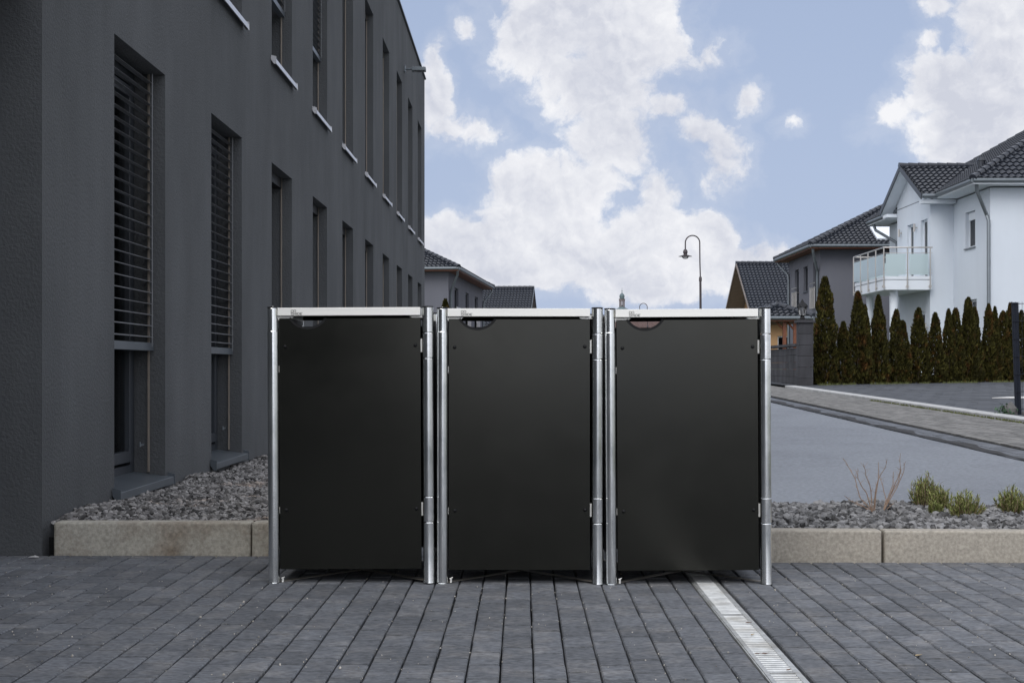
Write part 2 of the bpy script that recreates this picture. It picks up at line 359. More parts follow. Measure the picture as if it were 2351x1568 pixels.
# ------------------------------------------------------------------ ground
def strip(name, fx0, fx1, ys, m, dz=0., nx=1):
    mb = MB(); n = nx+1
    for y in ys:
        x0 = fx0(y); x1 = fx1(y)
        for k in range(n): mb.v.append((x0+(x1-x0)*k/nx, y, tz(y)+dz))
    for i in range(len(ys)-1):
        for k in range(nx): a = i*n+k; mb.f.append((a, a+1, a+n+1, a+n))
    return struct(mb.build(name, m))
strip('ground', lambda y: -1500, lambda y: 1500, [-60, 12.2, 73, 4000], 'soil', -.06)
GUT0 = lambda y: 4.56+.0184*min(y, 60)
GUT1 = lambda y: 5.06+.0184*min(y, 60)
BX = -.0078     # the street and the dark building run along (0.0078, 1)
strip('road', lambda y: -1.02+.0078*y, GUT0, [8.2, 12.2, 73, 600], 'asphalt', 0)
strip('road', lambda y: 3.68, GUT0, [-60, 8.2], 'asphalt', 0)

def dip(x): return -.012*max(0., 1-abs(x-.6)/2.2)
DR0, DR1 = .713, .838       # the drain, in street coordinates (x - .0078 y)
def pavers(name, cols, y0, y1, ph, L, gx, gy, m, z=0., ch=.004, shear=.0078, jit=.0015, zf=None, hgt=.02):
    V = []; Fc = []
    for (a, b, par) in cols:
        k0 = math.floor((y0-ph)/L)-1
        k = k0
        while True:
            s = ph+(k+(.5 if par else 0))*L; e = s+L; k += 1
            if s >= y1-.02: break
            if e <= y0+.02: continue
            s = max(s, y0); e = min(e, y1)
            ja, jb, js, je = rng.uniform(-jit, jit, 4); jz = rng.uniform(-.0012, .0012)
            xa, xb, ya, yb = a+gx/2+ja, b-gx/2+jb, s+gy/2+js*.5, e-gy/2+je*.5
            g = (zf((a+b)/2) if zf else 0)+z+jz
            o = len(V)
            for (px_, py_) in ((xa, ya), (xb, ya), (xb, yb), (xa, yb)): V.append((px_+shear*py_, py_, g-hgt))
            for (px_, py_) in ((xa, ya), (xb, ya), (xb, yb), (xa, yb)): V.append((px_+shear*py_, py_, g-ch))
            for (px_, py_) in ((xa+ch, ya+ch*.25), (xb-ch, ya+ch*.25), (xb-ch, yb-ch*.25), (xa+ch, yb-ch*.25)): V.append((px_+shear*py_, py_, g))
            for q in range(2):
                for i in range(4): Fc.append((o+q*4+i, o+q*4+(i+1) % 4, o+q*4+4+(i+1) % 4, o+q*4+4+i))
            Fc.append((o+8, o+9, o+10, o+11))
    if z < 5: return V, Fc
PW = .0995; J0 = .0305
cols = []
k = -46
while True:
    a = J0+k*PW
    if a > .63: break
    b = a+PW
    cols.append((a, b if b < DR0 else DR0-.002, k % 2)); k += 1
cols[-1] = (cols[-1][0], DR0-.003, cols[-1][2])
right_cols = [(DR1+i*PW, DR1+(i+1)*PW, (i+1) % 2) for i in range(28)]
V1, F1 = pavers('p', cols+right_cols, 1.2, 6.80, 4.513-.19*3, .190, .0058, .0125, 'paver', zf=dip, hgt=.045, ch=.0040)
mid = [c for c in cols if c[0] > -1.02]
V2, F2 = pavers('p', mid, 6.80, 8.18, 4.513-.19*3, .190, .0058, .0125, 'paver', zf=dip, hgt=.045, ch=.0040)
def cut_right(V, Fc):   # right of the drain the paving stops at the slightly turned kerb
    keepV = []; keepF = []
    V = np.array(V); Fc = np.array(Fc)
    for i in range(0, len(V), 12):
        blk = V[i:i+12].copy(); c = blk.mean(0)
        lim = 6.78 if c[0] < .95 else 6.60-.045*(c[0]-1.0)+.02
        if blk[:, 1].min() > lim-.03: continue
        blk[:, 1] = np.minimum(blk[:, 1], lim)
        keepV.append(blk)
    nb = len(keepV); base = np.array(Fc[:9]) ; base = base-base.min()
    Fn = np.concatenate([base+12*i for i in range(nb)]); return np.concatenate(keepV), Fn
Va, Fa = cut_right(V1, F1)
Vb = np.array(V2); Fb = np.array(F2)+len(Va)
pv = npmesh('paving', np.concatenate([Va, Vb]), np.concatenate([Fa, Fb]), 'paver'); struct(pv)
mb = MB()
xs = [-4.6, -1.6, 0, .6, 1.6, 2.8, 3.65]
for i in range(len(xs)-1):
    a, b = xs[i], xs[i+1]
    mb.add([(a, 1.2, dip(a)-.04), (b, 1.2, dip(b)-.04), (b, 8.2, dip(b)-.04), (a, 8.2, dip(a)-.04)], [(0, 1, 2, 3)])
struct(mb.build('paving_bed', 'bed'))
mb = MB(); mb.box(-9, 3.66, -30, 1.2, -.05, -.001); struct(mb.build('forecourt', 'paver'))
mb = MB(); mb.box(-9, -4.6, 1.2, 6.8, -.05, -.001); struct(mb.build('forecourt', 'paver'))

# gutter, sidewalk, pale kerb, driveway
def setts(x0f, x1f, y0, y1, n, L, g, zt, prof=lambda t: 0., stag=True):
    V = []; Fc = []; y = y0; r = 0
    while y < y1:
        for k in range(n):
            t0 = k/n; t1 = (k+1)/n; off = (.5*L if (k % 2 and stag) else 0)
            ys = y+off; ye = ys+L-g; xa = x0f(y)+(x1f(y)-x0f(y))*t0+g/2; xb = x0f(y)+(x1f(y)-x0f(y))*t1-g/2
            o = len(V); dz = rng.uniform(-.0015, .0015)
            V += [(xa, ys, tz(ys)+zt+prof(t0)+dz), (xb, ys, tz(ys)+zt+prof(t1)+dz), (xb, ye, tz(ye)+zt+prof(t1)+dz), (xa, ye, tz(ye)+zt+prof(t0)+dz)]
            V += [(p[0], p[1], p[2]-.03) for p in V[o:o+4]]
            Fc.append((o, o+1, o+2, o+3))
            for i in range(4): Fc.append((o+i, o+4+i, o+4+(i+1) % 4, o+(i+1) % 4))
        y += L
    return V, Fc
strip('gutter_bed', lambda y: GUT0(y)-.002, lambda y: GUT1(y)+.002, [-20, 12.2, 73, 300], 'wet', -.028)
V, Fc = setts(GUT0, GUT1, 6, 60, 3, .16, .012, .0, prof=lambda t: -.022*math.sin(math.pi*min(1, t*1.05)), stag=False)
struct(npmesh('gutter', V, Fc, 'sett'))
strip('gutter_wet_line', lambda y: GUT0(y)+.03+.02*math.sin(y*3.3), lambda y: GUT0(y)+.17+.05*math.sin(y*2.1)+.04*math.sin(y*5.3), [9+.35*i for i in range(100)], 'wet', .004)
strip('sidewalk_bed', lambda y: GUT1(y), lambda y: 7.08, [-20, 12.2, 73, 300], 'bed', .004)
V, Fc = setts(GUT1, lambda y: 7.08, 8, 64, 14, .21, .008, .022)
struct(npmesh('sidewalk', V, Fc, 'sidewalk'))
mb = MB(); y = 12.0
while y < 36.8:
    a, b = y+.005, y+.995
    mb.hexa([(7.10, a, tz(a)-.05), (7.38, a, tz(a)-.05), (7.38, b, tz(b)-.05), (7.10, b, tz(b)-.05), (7.10, a, tz(a)+.075), (7.38, a, tz(a)+.075), (7.38, b, tz(b)+.075), (7.10, b, tz(b)+.075)]); y += 1.0
struct(mb.build('driveway_kerb', 'kerb_w', bevel=.012))
V = []; Fc = []
y = 13.0; r = 0
while y < 44:
    x = 7.40-(.2 if r % 2 else 0)
    while x < 19:
        xa = max(7.40, x)+.006; xb = x+.4-.006; o = len(V); dz = rng.uniform(-.003, .003)+.05
        V += [(xa, y+.006, tz(y)+dz), (xb, y+.006, tz(y)+dz), (xb, y+.594, tz(y+.6)+dz), (xa, y+.594, tz(y+.6)+dz)]; V += [(p[0], p[1], p[2]-.03) for p in V[o:o+4]]
        Fc.append((o, o+1, o+2, o+3))
        for i in range(4): Fc.append((o+i, o+4+i, o+4+(i+1) % 4, o+(i+1) % 4))
        x += .4
    y += .6; r += 1
struct(npmesh('driveway', V, Fc, 'driveway'))
strip('driveway_bed', lambda y: 7.38, lambda y: 19, [12.2, 44], 'bed', .028)
mb = MB(); mb.prism([(9.55, 28.3, tz(28.3)+.056), (11.8, 27.7, tz(27.7)+.056), (11.8, 29.4, tz(29.4)+.056), (10.1, 28.9, tz(28.9)+.056)], (0, 0, .012)); struct(mb.build('concrete_patch', 'plate'))
# moss along the foot of the pale kerb
V = []; Fc = []
for i in range(1300):
    y = 14+rng.random()**1.3*14; x = 7.06+rng.normal(0, .018); s = rng.uniform(.008, .02); z = tz(y)+.022
    a = rng.uniform(0, math.pi); dx, dy = math.cos(a)*s, math.sin(a)*s; o = len(V)
    V += [(x-dx, y-dy, z), (x+dx, y+dy, z), (x+rng.normal(0, .006), y+rng.normal(0, .006), z+rng.uniform(.012, .035))]; Fc.append((o, o+1, o+2))
mo = npmesh('moss', V, Fc, 'moss'); mo['kind'] = 'stuff'

# ------------------------------------------------------------------ kerbs of the gravel beds
mb = MB()
KL = [(-2.19, -1.248), (-1.243, -1.03)]
for a, b in KL: mb.box(a, b, 6.79, 6.90, -.03, .158)
mb.box(-1.125, -1.0, 6.905, 33, -.03, .155)
struct(mb.build('gravel_kerb', 'kerb_l', bevel=.012, seg=3))
mb = MB()
def krseg(xa, xb):
    f = lambda x: 6.645-.045*(x-1.0)
    mb.hexa([(xa, f(xa), -.03), (xb, f(xb), -.03), (xb, f(xb)+.10, -.03), (xa, f(xa)+.10, -.03), (xa, f(xa), .139), (xb, f(xb), .139), (xb, f(xb)+.10, .139), (xa, f(xa)+.10, .139)])
krseg(.98, 1.720); krseg(1.732, 2.725); krseg(2.735, 3.66)
mb.box(.98, 1.06, 6.75, 8.16, -.03, .139); mb.box(1.07, 3.66, 8.10, 8.17, -.03, .045); mb.box(3.60, 3.68, 6.63, 8.09, -.03, .10)
struct(mb.build('gravel_kerb', 'kerb_r', bevel=.010, seg=3))

# gravel
ico = bmesh.new(); bmesh.ops.create_icosphere(ico, subdivisions=1, radius=1.)
IV = np.array([v.co[:] for v in ico.verts]); IF = np.array([[v.index for v in f.verts] for f in ico.faces]); ico.free()
def stones(pts, sizes):
    V = []; Fc = []
    for i, (p, s) in enumerate(zip(pts, sizes)):
        r = IV*(1+rng.uniform(-.48, .42, (len(IV), 1)))
        r = r*np.array([1., rng.uniform(.6, .95), rng.uniform(.45, .8)])
        q = np.array(Euler(rng.uniform(-.6, .6, 3)*np.array([1, 1, 5.])).to_matrix())
        V.append(r @ q.T*s+p); Fc.append(IF+12*i)
    return np.concatenate(V), np.concatenate(Fc)
def gravel(x0f, x1f, y0, y1, zf, sp, layers=2, smin=.013, smax=.026, taper=1.0):
    pts = []; sz = []; y = y0
    while y < y1:
        s = sp*(1+max(0, y-9)*.10*taper)
        x = x0f(y)
        while x < x1f(y):
            for l in range(layers):
                pts.append((x+rng.normal(0, s*.35), y+rng.normal(0, s*.35), zf(x, y)+l*.010-.012+rng.normal(0, .004))); sz.append(rng.uniform(smin, smax)*s/sp*(1.2 if rng.random() < .1 else 1.))
            x += s
        y += s
    pts = np.array(pts); k = [(x0f(p[1])+.008 < p[0] < x1f(p[1])-.008) and (y0+.008 < p[1] < y1) for p in pts]
    return stones(pts[k], np.array(sz)[k])
bump2 = lambda x, y: .012*math.sin(x*7+y*3)+.010*math.sin(y*5-x*4)
V, Fc = gravel(lambda y: -2.30+.0078*y, lambda y: -1.13, 6.92, 18, lambda x, y: .138-.010*min(5, y-6.9)+bump2(x, y)+.02*math.exp(-((x+2.2)/.25)**2), .028, smin=.011, smax=.024)
g1 = npmesh('gravel', V, Fc, 'stone'); g1['kind'] = 'stuff'
V, Fc = gravel(lambda y: 1.07, lambda y: 3.6, 6.74, 8.14, lambda x, y: .120+bump2(x, y)*.8, .034, smin=.013, smax=.027)
g2 = npmesh('gravel', V, Fc, 'stone_r'); g2['kind'] = 'stuff'
mb = MB(); mb.box(-2.4, -1.126, 6.90, 33, -.05, .075); struct(mb.build('bed_soil', 'bed'))
mb = MB(); mb.box(1.06, 3.6, 6.72, 8.10, -.05, .085); struct(mb.build('bed_soil', 'bed'))
V, Fc = gravel(lambda y: -2.28, lambda y: -1.13, 18, 33, lambda x, y: .09, .07, smin=.03, smax=.05, taper=0, layers=1)
g3 = npmesh('gravel', V, Fc, 'stone'); g3['kind'] = 'stuff'

# ------------------------------------------------------------------ drain
dr = thing('drain_channel', 'long galvanised slotted drain grate set flush in the dark paving', 'drain', (.775, 1.2, 0))
def dxs(x, y): return (x+.0078*y, y)
b = MB()
def dbar(mb, xa, xb, ya, yb, z0, z1):
    P = [(xa, ya), (xb, ya), (xb, yb), (xa, yb)]; Q = [dxs(*p) for p in P]
    mb.hexa([(*q, z0) for q in Q]+[(*q, z1) for q in Q])
zt = dip(.775)
dbar(b, DR0, DR0+.004, 1.2, 8.1, zt-.06, zt-.002); dbar(b, DR1-.014, DR1-.010, 1.2, 8.1, zt-.06, zt-.002)
b.build('channel_edge', 'grate', dr)
b = MB(); dbar(b, DR0+.001, DR1-.001, 1.2, 8.1, zt-.075, zt-.055); b.build('channel_floor', 'bed', dr)
y0 = 4.23-1.0*3
while y0 < 8.0:
    b = MB(); ya, yb = y0+.002, y0+.998
    dbar(b, DR0+.005, DR0+.019, ya, yb, zt-.012, zt); dbar(b, DR1-.030, DR1-.015, ya, yb, zt-.012, zt)
    n = 33
    for i in range(n):
        c = ya+.996*(i+.5)/n; w = .0078
        b.hexa([(*dxs(DR0+.019, c-w), zt-.004), (*dxs(DR1-.030, c-w), zt-.004), (*dxs(DR1-.030, c+w), zt-.004), (*dxs(DR0+.019, c+w), zt-.004),
                (*dxs(DR0+.019, c-w*.8), zt-.001), (*dxs(DR1-.030, c-w*.8), zt-.001), (*dxs(DR1-.030, c+w*.5), zt-.0005), (*dxs(DR0+.019, c+w*.5), zt-.0005)])
    dbar(b, DR0+.019, DR1-.030, ya, ya+.006, zt-.012, zt-.0005)
    b.build('grate', 'grate', dr); y0 += 1.0
def leaf(px, py, s, a, m, lab):
    Y = CH*F/(py-HY); X = wx(px, Y); b = MB()
    pts = [(-1, 0, 0), (-.4, .45, .12), (.4, .4, .05), (1, 0, .15), (.35, -.45, .22), (-.45, -.4, .1)]
    ca, sa = math.cos(a), math.sin(a)
    P = [(X+s*(p[0]*ca-p[1]*sa), Y+s*(p[0]*sa+p[1]*ca), dip(X)+.003+s*p[2]) for p in pts]
    b.add(P+[(X, Y, dip(X)+.002)], [(i, (i+1) % 6, 6) for i in range(6)])
    o = b.build('dead_leaf', m); tag(o, lab, 'leaf', 'dead leaves on the drain and paving'); 
    mod = o.modifiers.new('s', 'SOLIDIFY'); mod.thickness = .001
leaf(1719, 1424, .013, .2, 'leaf', 'reddish brown dead leaf on the grate nearest the right bin enclosure')
leaf(1728, 1451, .011, .9, 'leaf2', 'pale tan dead leaf lying on the middle of the drain grate')
leaf(1740, 1494, .010, .0, 'leaf', 'small brown leaf lying on the left of two side by side on the grate')
leaf(1757, 1494, .013, .1, 'leaf', 'longer dark leaf lying on the right of two side by side on the grate')
leaf(1811, 1531, .011, .7, 'leaf', 'brown leaf on the right edge of the grate nearest the picture bottom')
leaf(2109, 1500, .014, .4, 'leaf2', 'pale brown leaf caught in a paving joint right of the drain')

grit_v = []; grit_f = []
for i in range(700):
    yy = 4.0+2.7*rng.random(); u = rng.uniform(-.40, .38)*yy
    if rng.random() < .45: u = J0+round((u-J0)/PW)*PW+rng.normal(0, .004)
    xx = u+.0078*yy
    if DR0-.01 < u < DR1+.01 or u > 2.6: continue
    sz = rng.uniform(.0010, .0030)*(1.8 if rng.random() < .06 else 1); o = len(grit_v)
    zz = dip(u)+.0012+sz*.4
    grit_v += [tuple(p) for p in IV*sz*rng.uniform(.5, 1.2, (12, 1))+np.array([xx, yy, zz])]; grit_f += [tuple(f) for f in IF+o]
gt = npmesh('grit', grit_v, grit_f, 'grit'); gt['kind'] = 'stuff'

sx_, sy_ = wx(76, 6.7), 6.70
mb = MB(); mb.prism([(sx_-.022, sy_, .003), (sx_+.010, sy_-.008, .004), (sx_+.026, sy_+.006, .003), (sx_+.004, sy_+.014, .009), (sx_-.014, sy_+.012, .004)], (0, 0, .0025))
tag(mb.build('paper_scrap', 'plate'), 'small white scrap lying at the foot of the dark end wall beside the left kerb', 'litter')

# ------------------------------------------------------------------ the three bin enclosures
PRX = .3243; PR = .0235; DEP = .72; HT = 1.151
def make_unit():
    t = thing('bin_enclosure', 'x', 'bin box', (0, 0, 0), 'bin enclosures standing side by side')
    # left front post: long tube below, slightly slimmer top piece, thin seam between
    b = MB(); b.lathe((-PRX, 0, 0), [(PR+.0035, 0), (PR+.0035, .003), (PR, .005), (PR, 1.052), (PR-.0006, 1.053), (PR-.0012, 1.0545), (PR-.0012, HT-.003), (PR-.0025, HT)], 40)
    b.build('post', 'galv', t, smooth=20)
    # right front post: plain pieces between two hinge sleeves
    b = MB()
    for z0, z1 in ((0, .252), (.3605, .937), (1.0465, HT)):
        b.lathe((PRX, 0, 0), [(PR+(.001 if z0 == 0 else -.001), z0), (PR, z0+.0015+(.004 if z0 == 0 else 0)), (PR, z1-.0015), (PR-.001, z1)], 40)
    b.lathe((PRX, 0, 0), [(.015, .01), (.015, 1.14)], 16)
    b.build('post', 'galv', t, smooth=20)
    for yb in (DEP,):
        for sx in (-1, 1):
            b = MB(); b.lathe((sx*PRX, yb, 0), [(PR, 0), (PR, HT-.003), (PR-.002, HT)], 40); b.build('post', 'galv', t, smooth=20)
    for sx, yb in ((-1, 0), (1, 0), (-1, DEP), (1, DEP)):
        b = MB(); b.lathe((sx*PRX, yb, 0), [(PR-.002, HT), (PR+.001, HT+.001), (PR+.001, HT+.0035), (PR-.004, HT+.005), (.001, HT+.0052)], 24); b.build('post_cap', 'black', t, smooth=True)
    # door
    x0, x1, z0, z1 = -PRX+.0265, PRX-.0305, .058, 1.107
    cx, hw, dp = -PRX+.147, .0775, .044
    Rr = (hw*hw+dp*dp)/(2*dp); th = math.asin(hw/Rr)
    arc = [(cx+Rr*math.sin(a), z1+(Rr-dp)-Rr*math.cos(a)) for a in [(-th+2*th*i/24) for i in range(25)]]
    poly = [(x0, z1), *arc, (x1, z1), (x1, z0), (x0, z0)]
    yf = -.004
    b = MB(); b.prism([(x, yf, z) for x, z in poly], (0, .010, 0)); d = b.build('door', 'door', t, bevel=.0012)
    arc2 = [(cx+(Rr+.001)*math.sin(a), z1+(Rr-dp)-(Rr+.001)*math.cos(a)) for a in [(-th+2*th*i/30) for i in range(31)]]
    b = MB()
    n = len(arc2)
    vs = []
    for (x, z) in arc2:
        dx, dz = x-cx, z-(z1+Rr-dp); L = math.hypot(dx, dz); ux, uz = dx/L, dz/L
        for (r, y) in ((-.0085, yf-.003), (.0015, yf-.003), (.0015, yf+.013), (-.0085, yf+.013)): vs.append((x+ux*r, y, z+uz*r))
    fs = [(4*i+k, 4*i+(k+1) % 4, 4*i+4+(k+1) % 4, 4*i+4+k) for i in range(n-1) for k in range(4)]+[(0, 1, 2, 3), (4*n-1, 4*n-2, 4*n-3, 4*n-4)]
    b.add(vs, fs); b.build('grip_trim', 'black', d)
    for (x, z) in ((x0+.025, .989), (x1-.0215, .992), (x0+.0265, .306), (x1-.0205, .309)):
        b = MB()
        b.add([], [])
        prof = [(.0001, -.0075), (.0035, -.0068), (.006, -.0048), (.0075, -.002), (.008, 0)]
        vs = []
        for r, y in prof:
            for k in range(14): a = 2*math.pi*k/14; vs.append((x+r*math.cos(a), yf+y, z+r*math.sin(a)))
        b.add(vs, [(i*14+k, i*14+(k+1) % 14, (i+1)*14+(k+1) % 14, (i+1)*14+k) for i in range(4) for k in range(14)])
        b.build('bolt', 'black', d, smooth=True)
    # hinge sleeves and tabs
    for zc in (.3065, .9915):
        b = MB(); b.lathe((PRX, 0, 0), [(PR-.0005, zc-.0515), (PR+.0006, zc-.050), (PR+.0006, zc+.050), (PR-.0005, zc+.0515)], 40)
        h = b.build('hinge_sleeve', 'galv2', t, smooth=20)
        b = MB(); b.box(x1-.002, PRX-.015, .007, .011, zc-.028, zc+.028); b.build('hinge_tab', 'brushed', h, bevel=.001)
    for zc in (.895, .303):
        b = MB(); b.box(-PRX+.018, x0+.004, .007, .011, zc-.014, zc+.014); b.build('latch_plate', 'brushed', t, bevel=.001)
    # lid with a folded front lip
    lx0, lx1 = -PRX+.0225, PRX-.0305
    b = MB(); b.box(lx0, lx1, -.020, -.0175, HT-.0335, HT-.0005); b.box(lx0, lx1, -.0175, DEP+.01, HT-.0032, HT-.0007)
    b.box(lx0, lx0+.0025, -.0175, DEP, HT-.0335, HT-.0035); b.box(lx1-.0025, lx1, -.0175, DEP, HT-.0335, HT-.0035)
    lid = b.build('lid', 'brushed', t, bevel=.0009, seg=3)
    # printed mark
    lw = .0017; X0 = lx0+.0565; yl = -.0212
    b = MB()
    def sq(xa, za, s=.0095):
        b.box(xa, xa+s, yl, yl+.001, za, za+lw*.7); b.box(xa, xa+s, yl, yl+.001, za+s-lw*.7, za+s)
        b.box(xa, xa+lw*.7, yl, yl+.001, za+lw*.7, za+s-lw*.7); b.box(xa+s-lw*.7, xa+s, yl, yl+.001, za+lw*.7, za+s-lw*.7)
    zb = HT-.0305
    sq(X0, zb+.0115); sq(X0+.0115, zb+.0115); sq(X0, zb)
    b.prism([(X0+.0035, yl, zb+.0035), (X0+.006, yl, zb+.0035), (X0+.00475, yl, zb+.0062)], (0, .001, 0))
    lg = b.build('logo_mark', 'print', lid)
    cu = bpy.data.curves.new('txt', 'FONT'); cu.body = 'HIDE'; cu.size = .0135; cu.extrude = .0003; cu.offset = .00022; cu.space_character = 1.0
    to = bpy.data.objects.new('txt', cu); C.objects.link(to)
    me = bpy.data.meshes.new_from_object(to.evaluated_get(bpy.context.evaluated_depsgraph_get())); bpy.data.objects.remove(to)
    w = max(v.co.x for v in me.vertices)-min(v.co.x for v in me.vertices); h = max(v.co.y for v in me.vertices)
    mx = min(v.co.x for v in me.vertices)
    for v in me.vertices: v.co = Vector((X0+.0115+(v.co.x-mx)*.034/w, yl+.0008-v.co.z, zb+v.co.y*.0098/h))
    me.materials.clear(); me.materials.append(M['print'])
    lt = bpy.data.objects.new('logo_lettering', me); C.objects.link(lt); lt.parent = lid
    b = MB(); b.box(X0+.047, X0+.0484, yl, yl+.001, zb+.0083, zb+.0097); b.build('logo_dot', 'print', lid)
    # corner brackets under the lip
    b = MB(); b.prism([(-PRX+.022, .004, HT-.036), (-PRX+.088, .004, HT-.036), (-PRX+.072, .004, HT-.051), (-PRX+.022, .004, HT-.051)], (0, .003, 0)); b.build('corner_bracket', 'brushed', t)
    b = MB(); b.prism([(PRX-.024, .004, HT-.036), (PRX-.078, .004, HT-.036), (PRX-.066, .004, HT-.043), (PRX-.024, .004, HT-.043)], (0, .003, 0)); b.build('corner_bracket', 'brushed', t)
    # rear top beam, side and back sheets, inner stiffener
    b = MB(); b.box(-PRX+.02, PRX-.02, DEP-.02, DEP-.002, HT-.029, HT-.004); b.build('lid_stiffener', 'black_in', t); b = MB(); b.box(-PRX+.03, PRX-.035, .03, .05, HT-.034, HT-.004); b.build('lid_stiffener', 'black_in', t)
    for sx in (-1, 1):
        b = MB(); b.box(sx*.306-.004, sx*.306+.004, .02, DEP-.02, .058, 1.095); b.build('side_panel', 'black_in', t)
        b = MB(); b.box(sx*.306-.006, sx*.306+.006, .02, DEP-.02, 1.097, HT-.034); b.build('side_rail', 'black_in', t)
    b = MB(); b.box(-.298, .298, DEP-.012, DEP-.002, .058, 1.0936); b.build('back_panel', 'black_in', t)
    # crossed ground bars
    for sx in (-1, 1):
        p0 = Vector((sx*PRX, 0, 0)); p1 = Vector((-sx*PRX, DEP, 0)); dd = (p1-p0).normalized(); nn = Vector((-dd.y, dd.x, 0))*.014
        z = .003+.0035*(sx > 0)
        b = MB(); q = [p0-nn, p0+nn, p1+nn, p1-nn]; b.hexa([(v.x, v.y, z) for v in q]+[(v.x, v.y, z+.003) for v in q]); b.build('ground_bar', 'brace', t)
    b = MB(); b.cyl((-PRX+.036, .004, .004), (-PRX+.036, .004, .022), .0045, n=8); b.cyl((-PRX+.03, .002, .020), (-PRX+.044, .002, .026), .002, n=6); b.build('foot_bolt', 'brushed', t)
    b = MB(); b.cyl((-PRX, 0, HT+.004), (-PRX, 0, HT+.007), .004, .0025, n=10); b.build('cap_screw', 'brushed', t)
    return t
u1 = make_unit(); u2 = copy_tree(u1); u3 = copy_tree(u1)
YU = 5.934+.0235
for u, x, z, ry, rz, lab in ((u1, -.672, -.004, -.28, .0, 'dark panelled bin enclosure with steel tube posts standing nearest the grey building'),
                          (u2, .0325, -.008, .0, -.1, 'middle one of three dark steel post bin enclosures, between the other two'),
                          (u3, .7405, -.010, -.33, .0, 'dark bin enclosure with steel posts standing over the drain, next to the street')):
    u.location = (x, YU, z); u.rotation_euler = (0, R(ry), R(rz)); u['label'] = lab

# ------------------------------------------------------------------ dark office building
bx0 = -2.30+.0078*6.80
bld = thing('office_building', 'dark grey plastered office block with rows of tall narrow windows', 'building', (bx0, 6.80, 0))
mF = face_px(bx0)
starts = [8.0, 10.49, 13.01, 15.55, 18.10, 20.70, 23.30, 25.88, 28.44, 31.05]; WW = 1.14
g_h = [(s, s+WW, .20, 2.775) for s in starts]; u_h = [(s, s+WW, 3.72, 6.31) for s in starts]
YE = 33.2; ZR = 7.62
b = MB(); wall_holes(b, mF, 6.80, YE, -.05, ZR, g_h+u_h, .20)
b.add([(bx0, 6.80, -.05), (bx0, 6.80, ZR), (bx0-12, 6.80, ZR), (bx0-12, 6.80, -.05)], [(0, 1, 2, 3)])
b.add([(bx0, YE, -.05), (bx0, YE, ZR), (bx0-12, YE, ZR), (bx0-12, YE, -.05)], [(0, 1, 2, 3)])
b.add([(bx0-12, 6.8, -.05), (bx0-12, 6.8, ZR), (bx0-12, YE, ZR), (bx0-12, YE, -.05)], [(0, 1, 2, 3)])
b.add([(bx0, 6.8, ZR), (bx0, YE, ZR), (bx0-12, YE, ZR), (bx0-12, 6.8, ZR)], [(0, 1, 2, 3)])
b.build('wall', 'plaster_dark', bld)
b = MB(); b.box(bx0-9, bx0-.04, 1.6, 6.79, 2.78, 3.0); b.build('canopy', 'plaster_dark', bld)  # out-of-view slab added overhead to keep light off the end wall
b = MB(); b.box(bx0-9, bx0-1.2, -45, 6.79, -.05, 2.77); b.box(bx0-9, bx0-1.2, -45, 1.59, 2.79, 5.4); b.build('shade_wing', 'plaster_dark', bld)  # unseen wing, added to shade the end wall and darken reflections in posts and doors
b = MB(); b.box(bx0-12.04, bx0+.035, 6.77, YE+.035, ZR+.002, ZR+.035); b.build('parapet_cap', 'anthracite', bld)
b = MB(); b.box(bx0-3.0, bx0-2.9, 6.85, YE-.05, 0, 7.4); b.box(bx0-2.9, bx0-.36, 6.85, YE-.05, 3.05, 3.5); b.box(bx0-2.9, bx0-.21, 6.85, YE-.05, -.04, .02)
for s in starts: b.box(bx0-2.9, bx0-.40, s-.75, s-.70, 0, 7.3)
b.build('inner_wall', 'interior', bld)
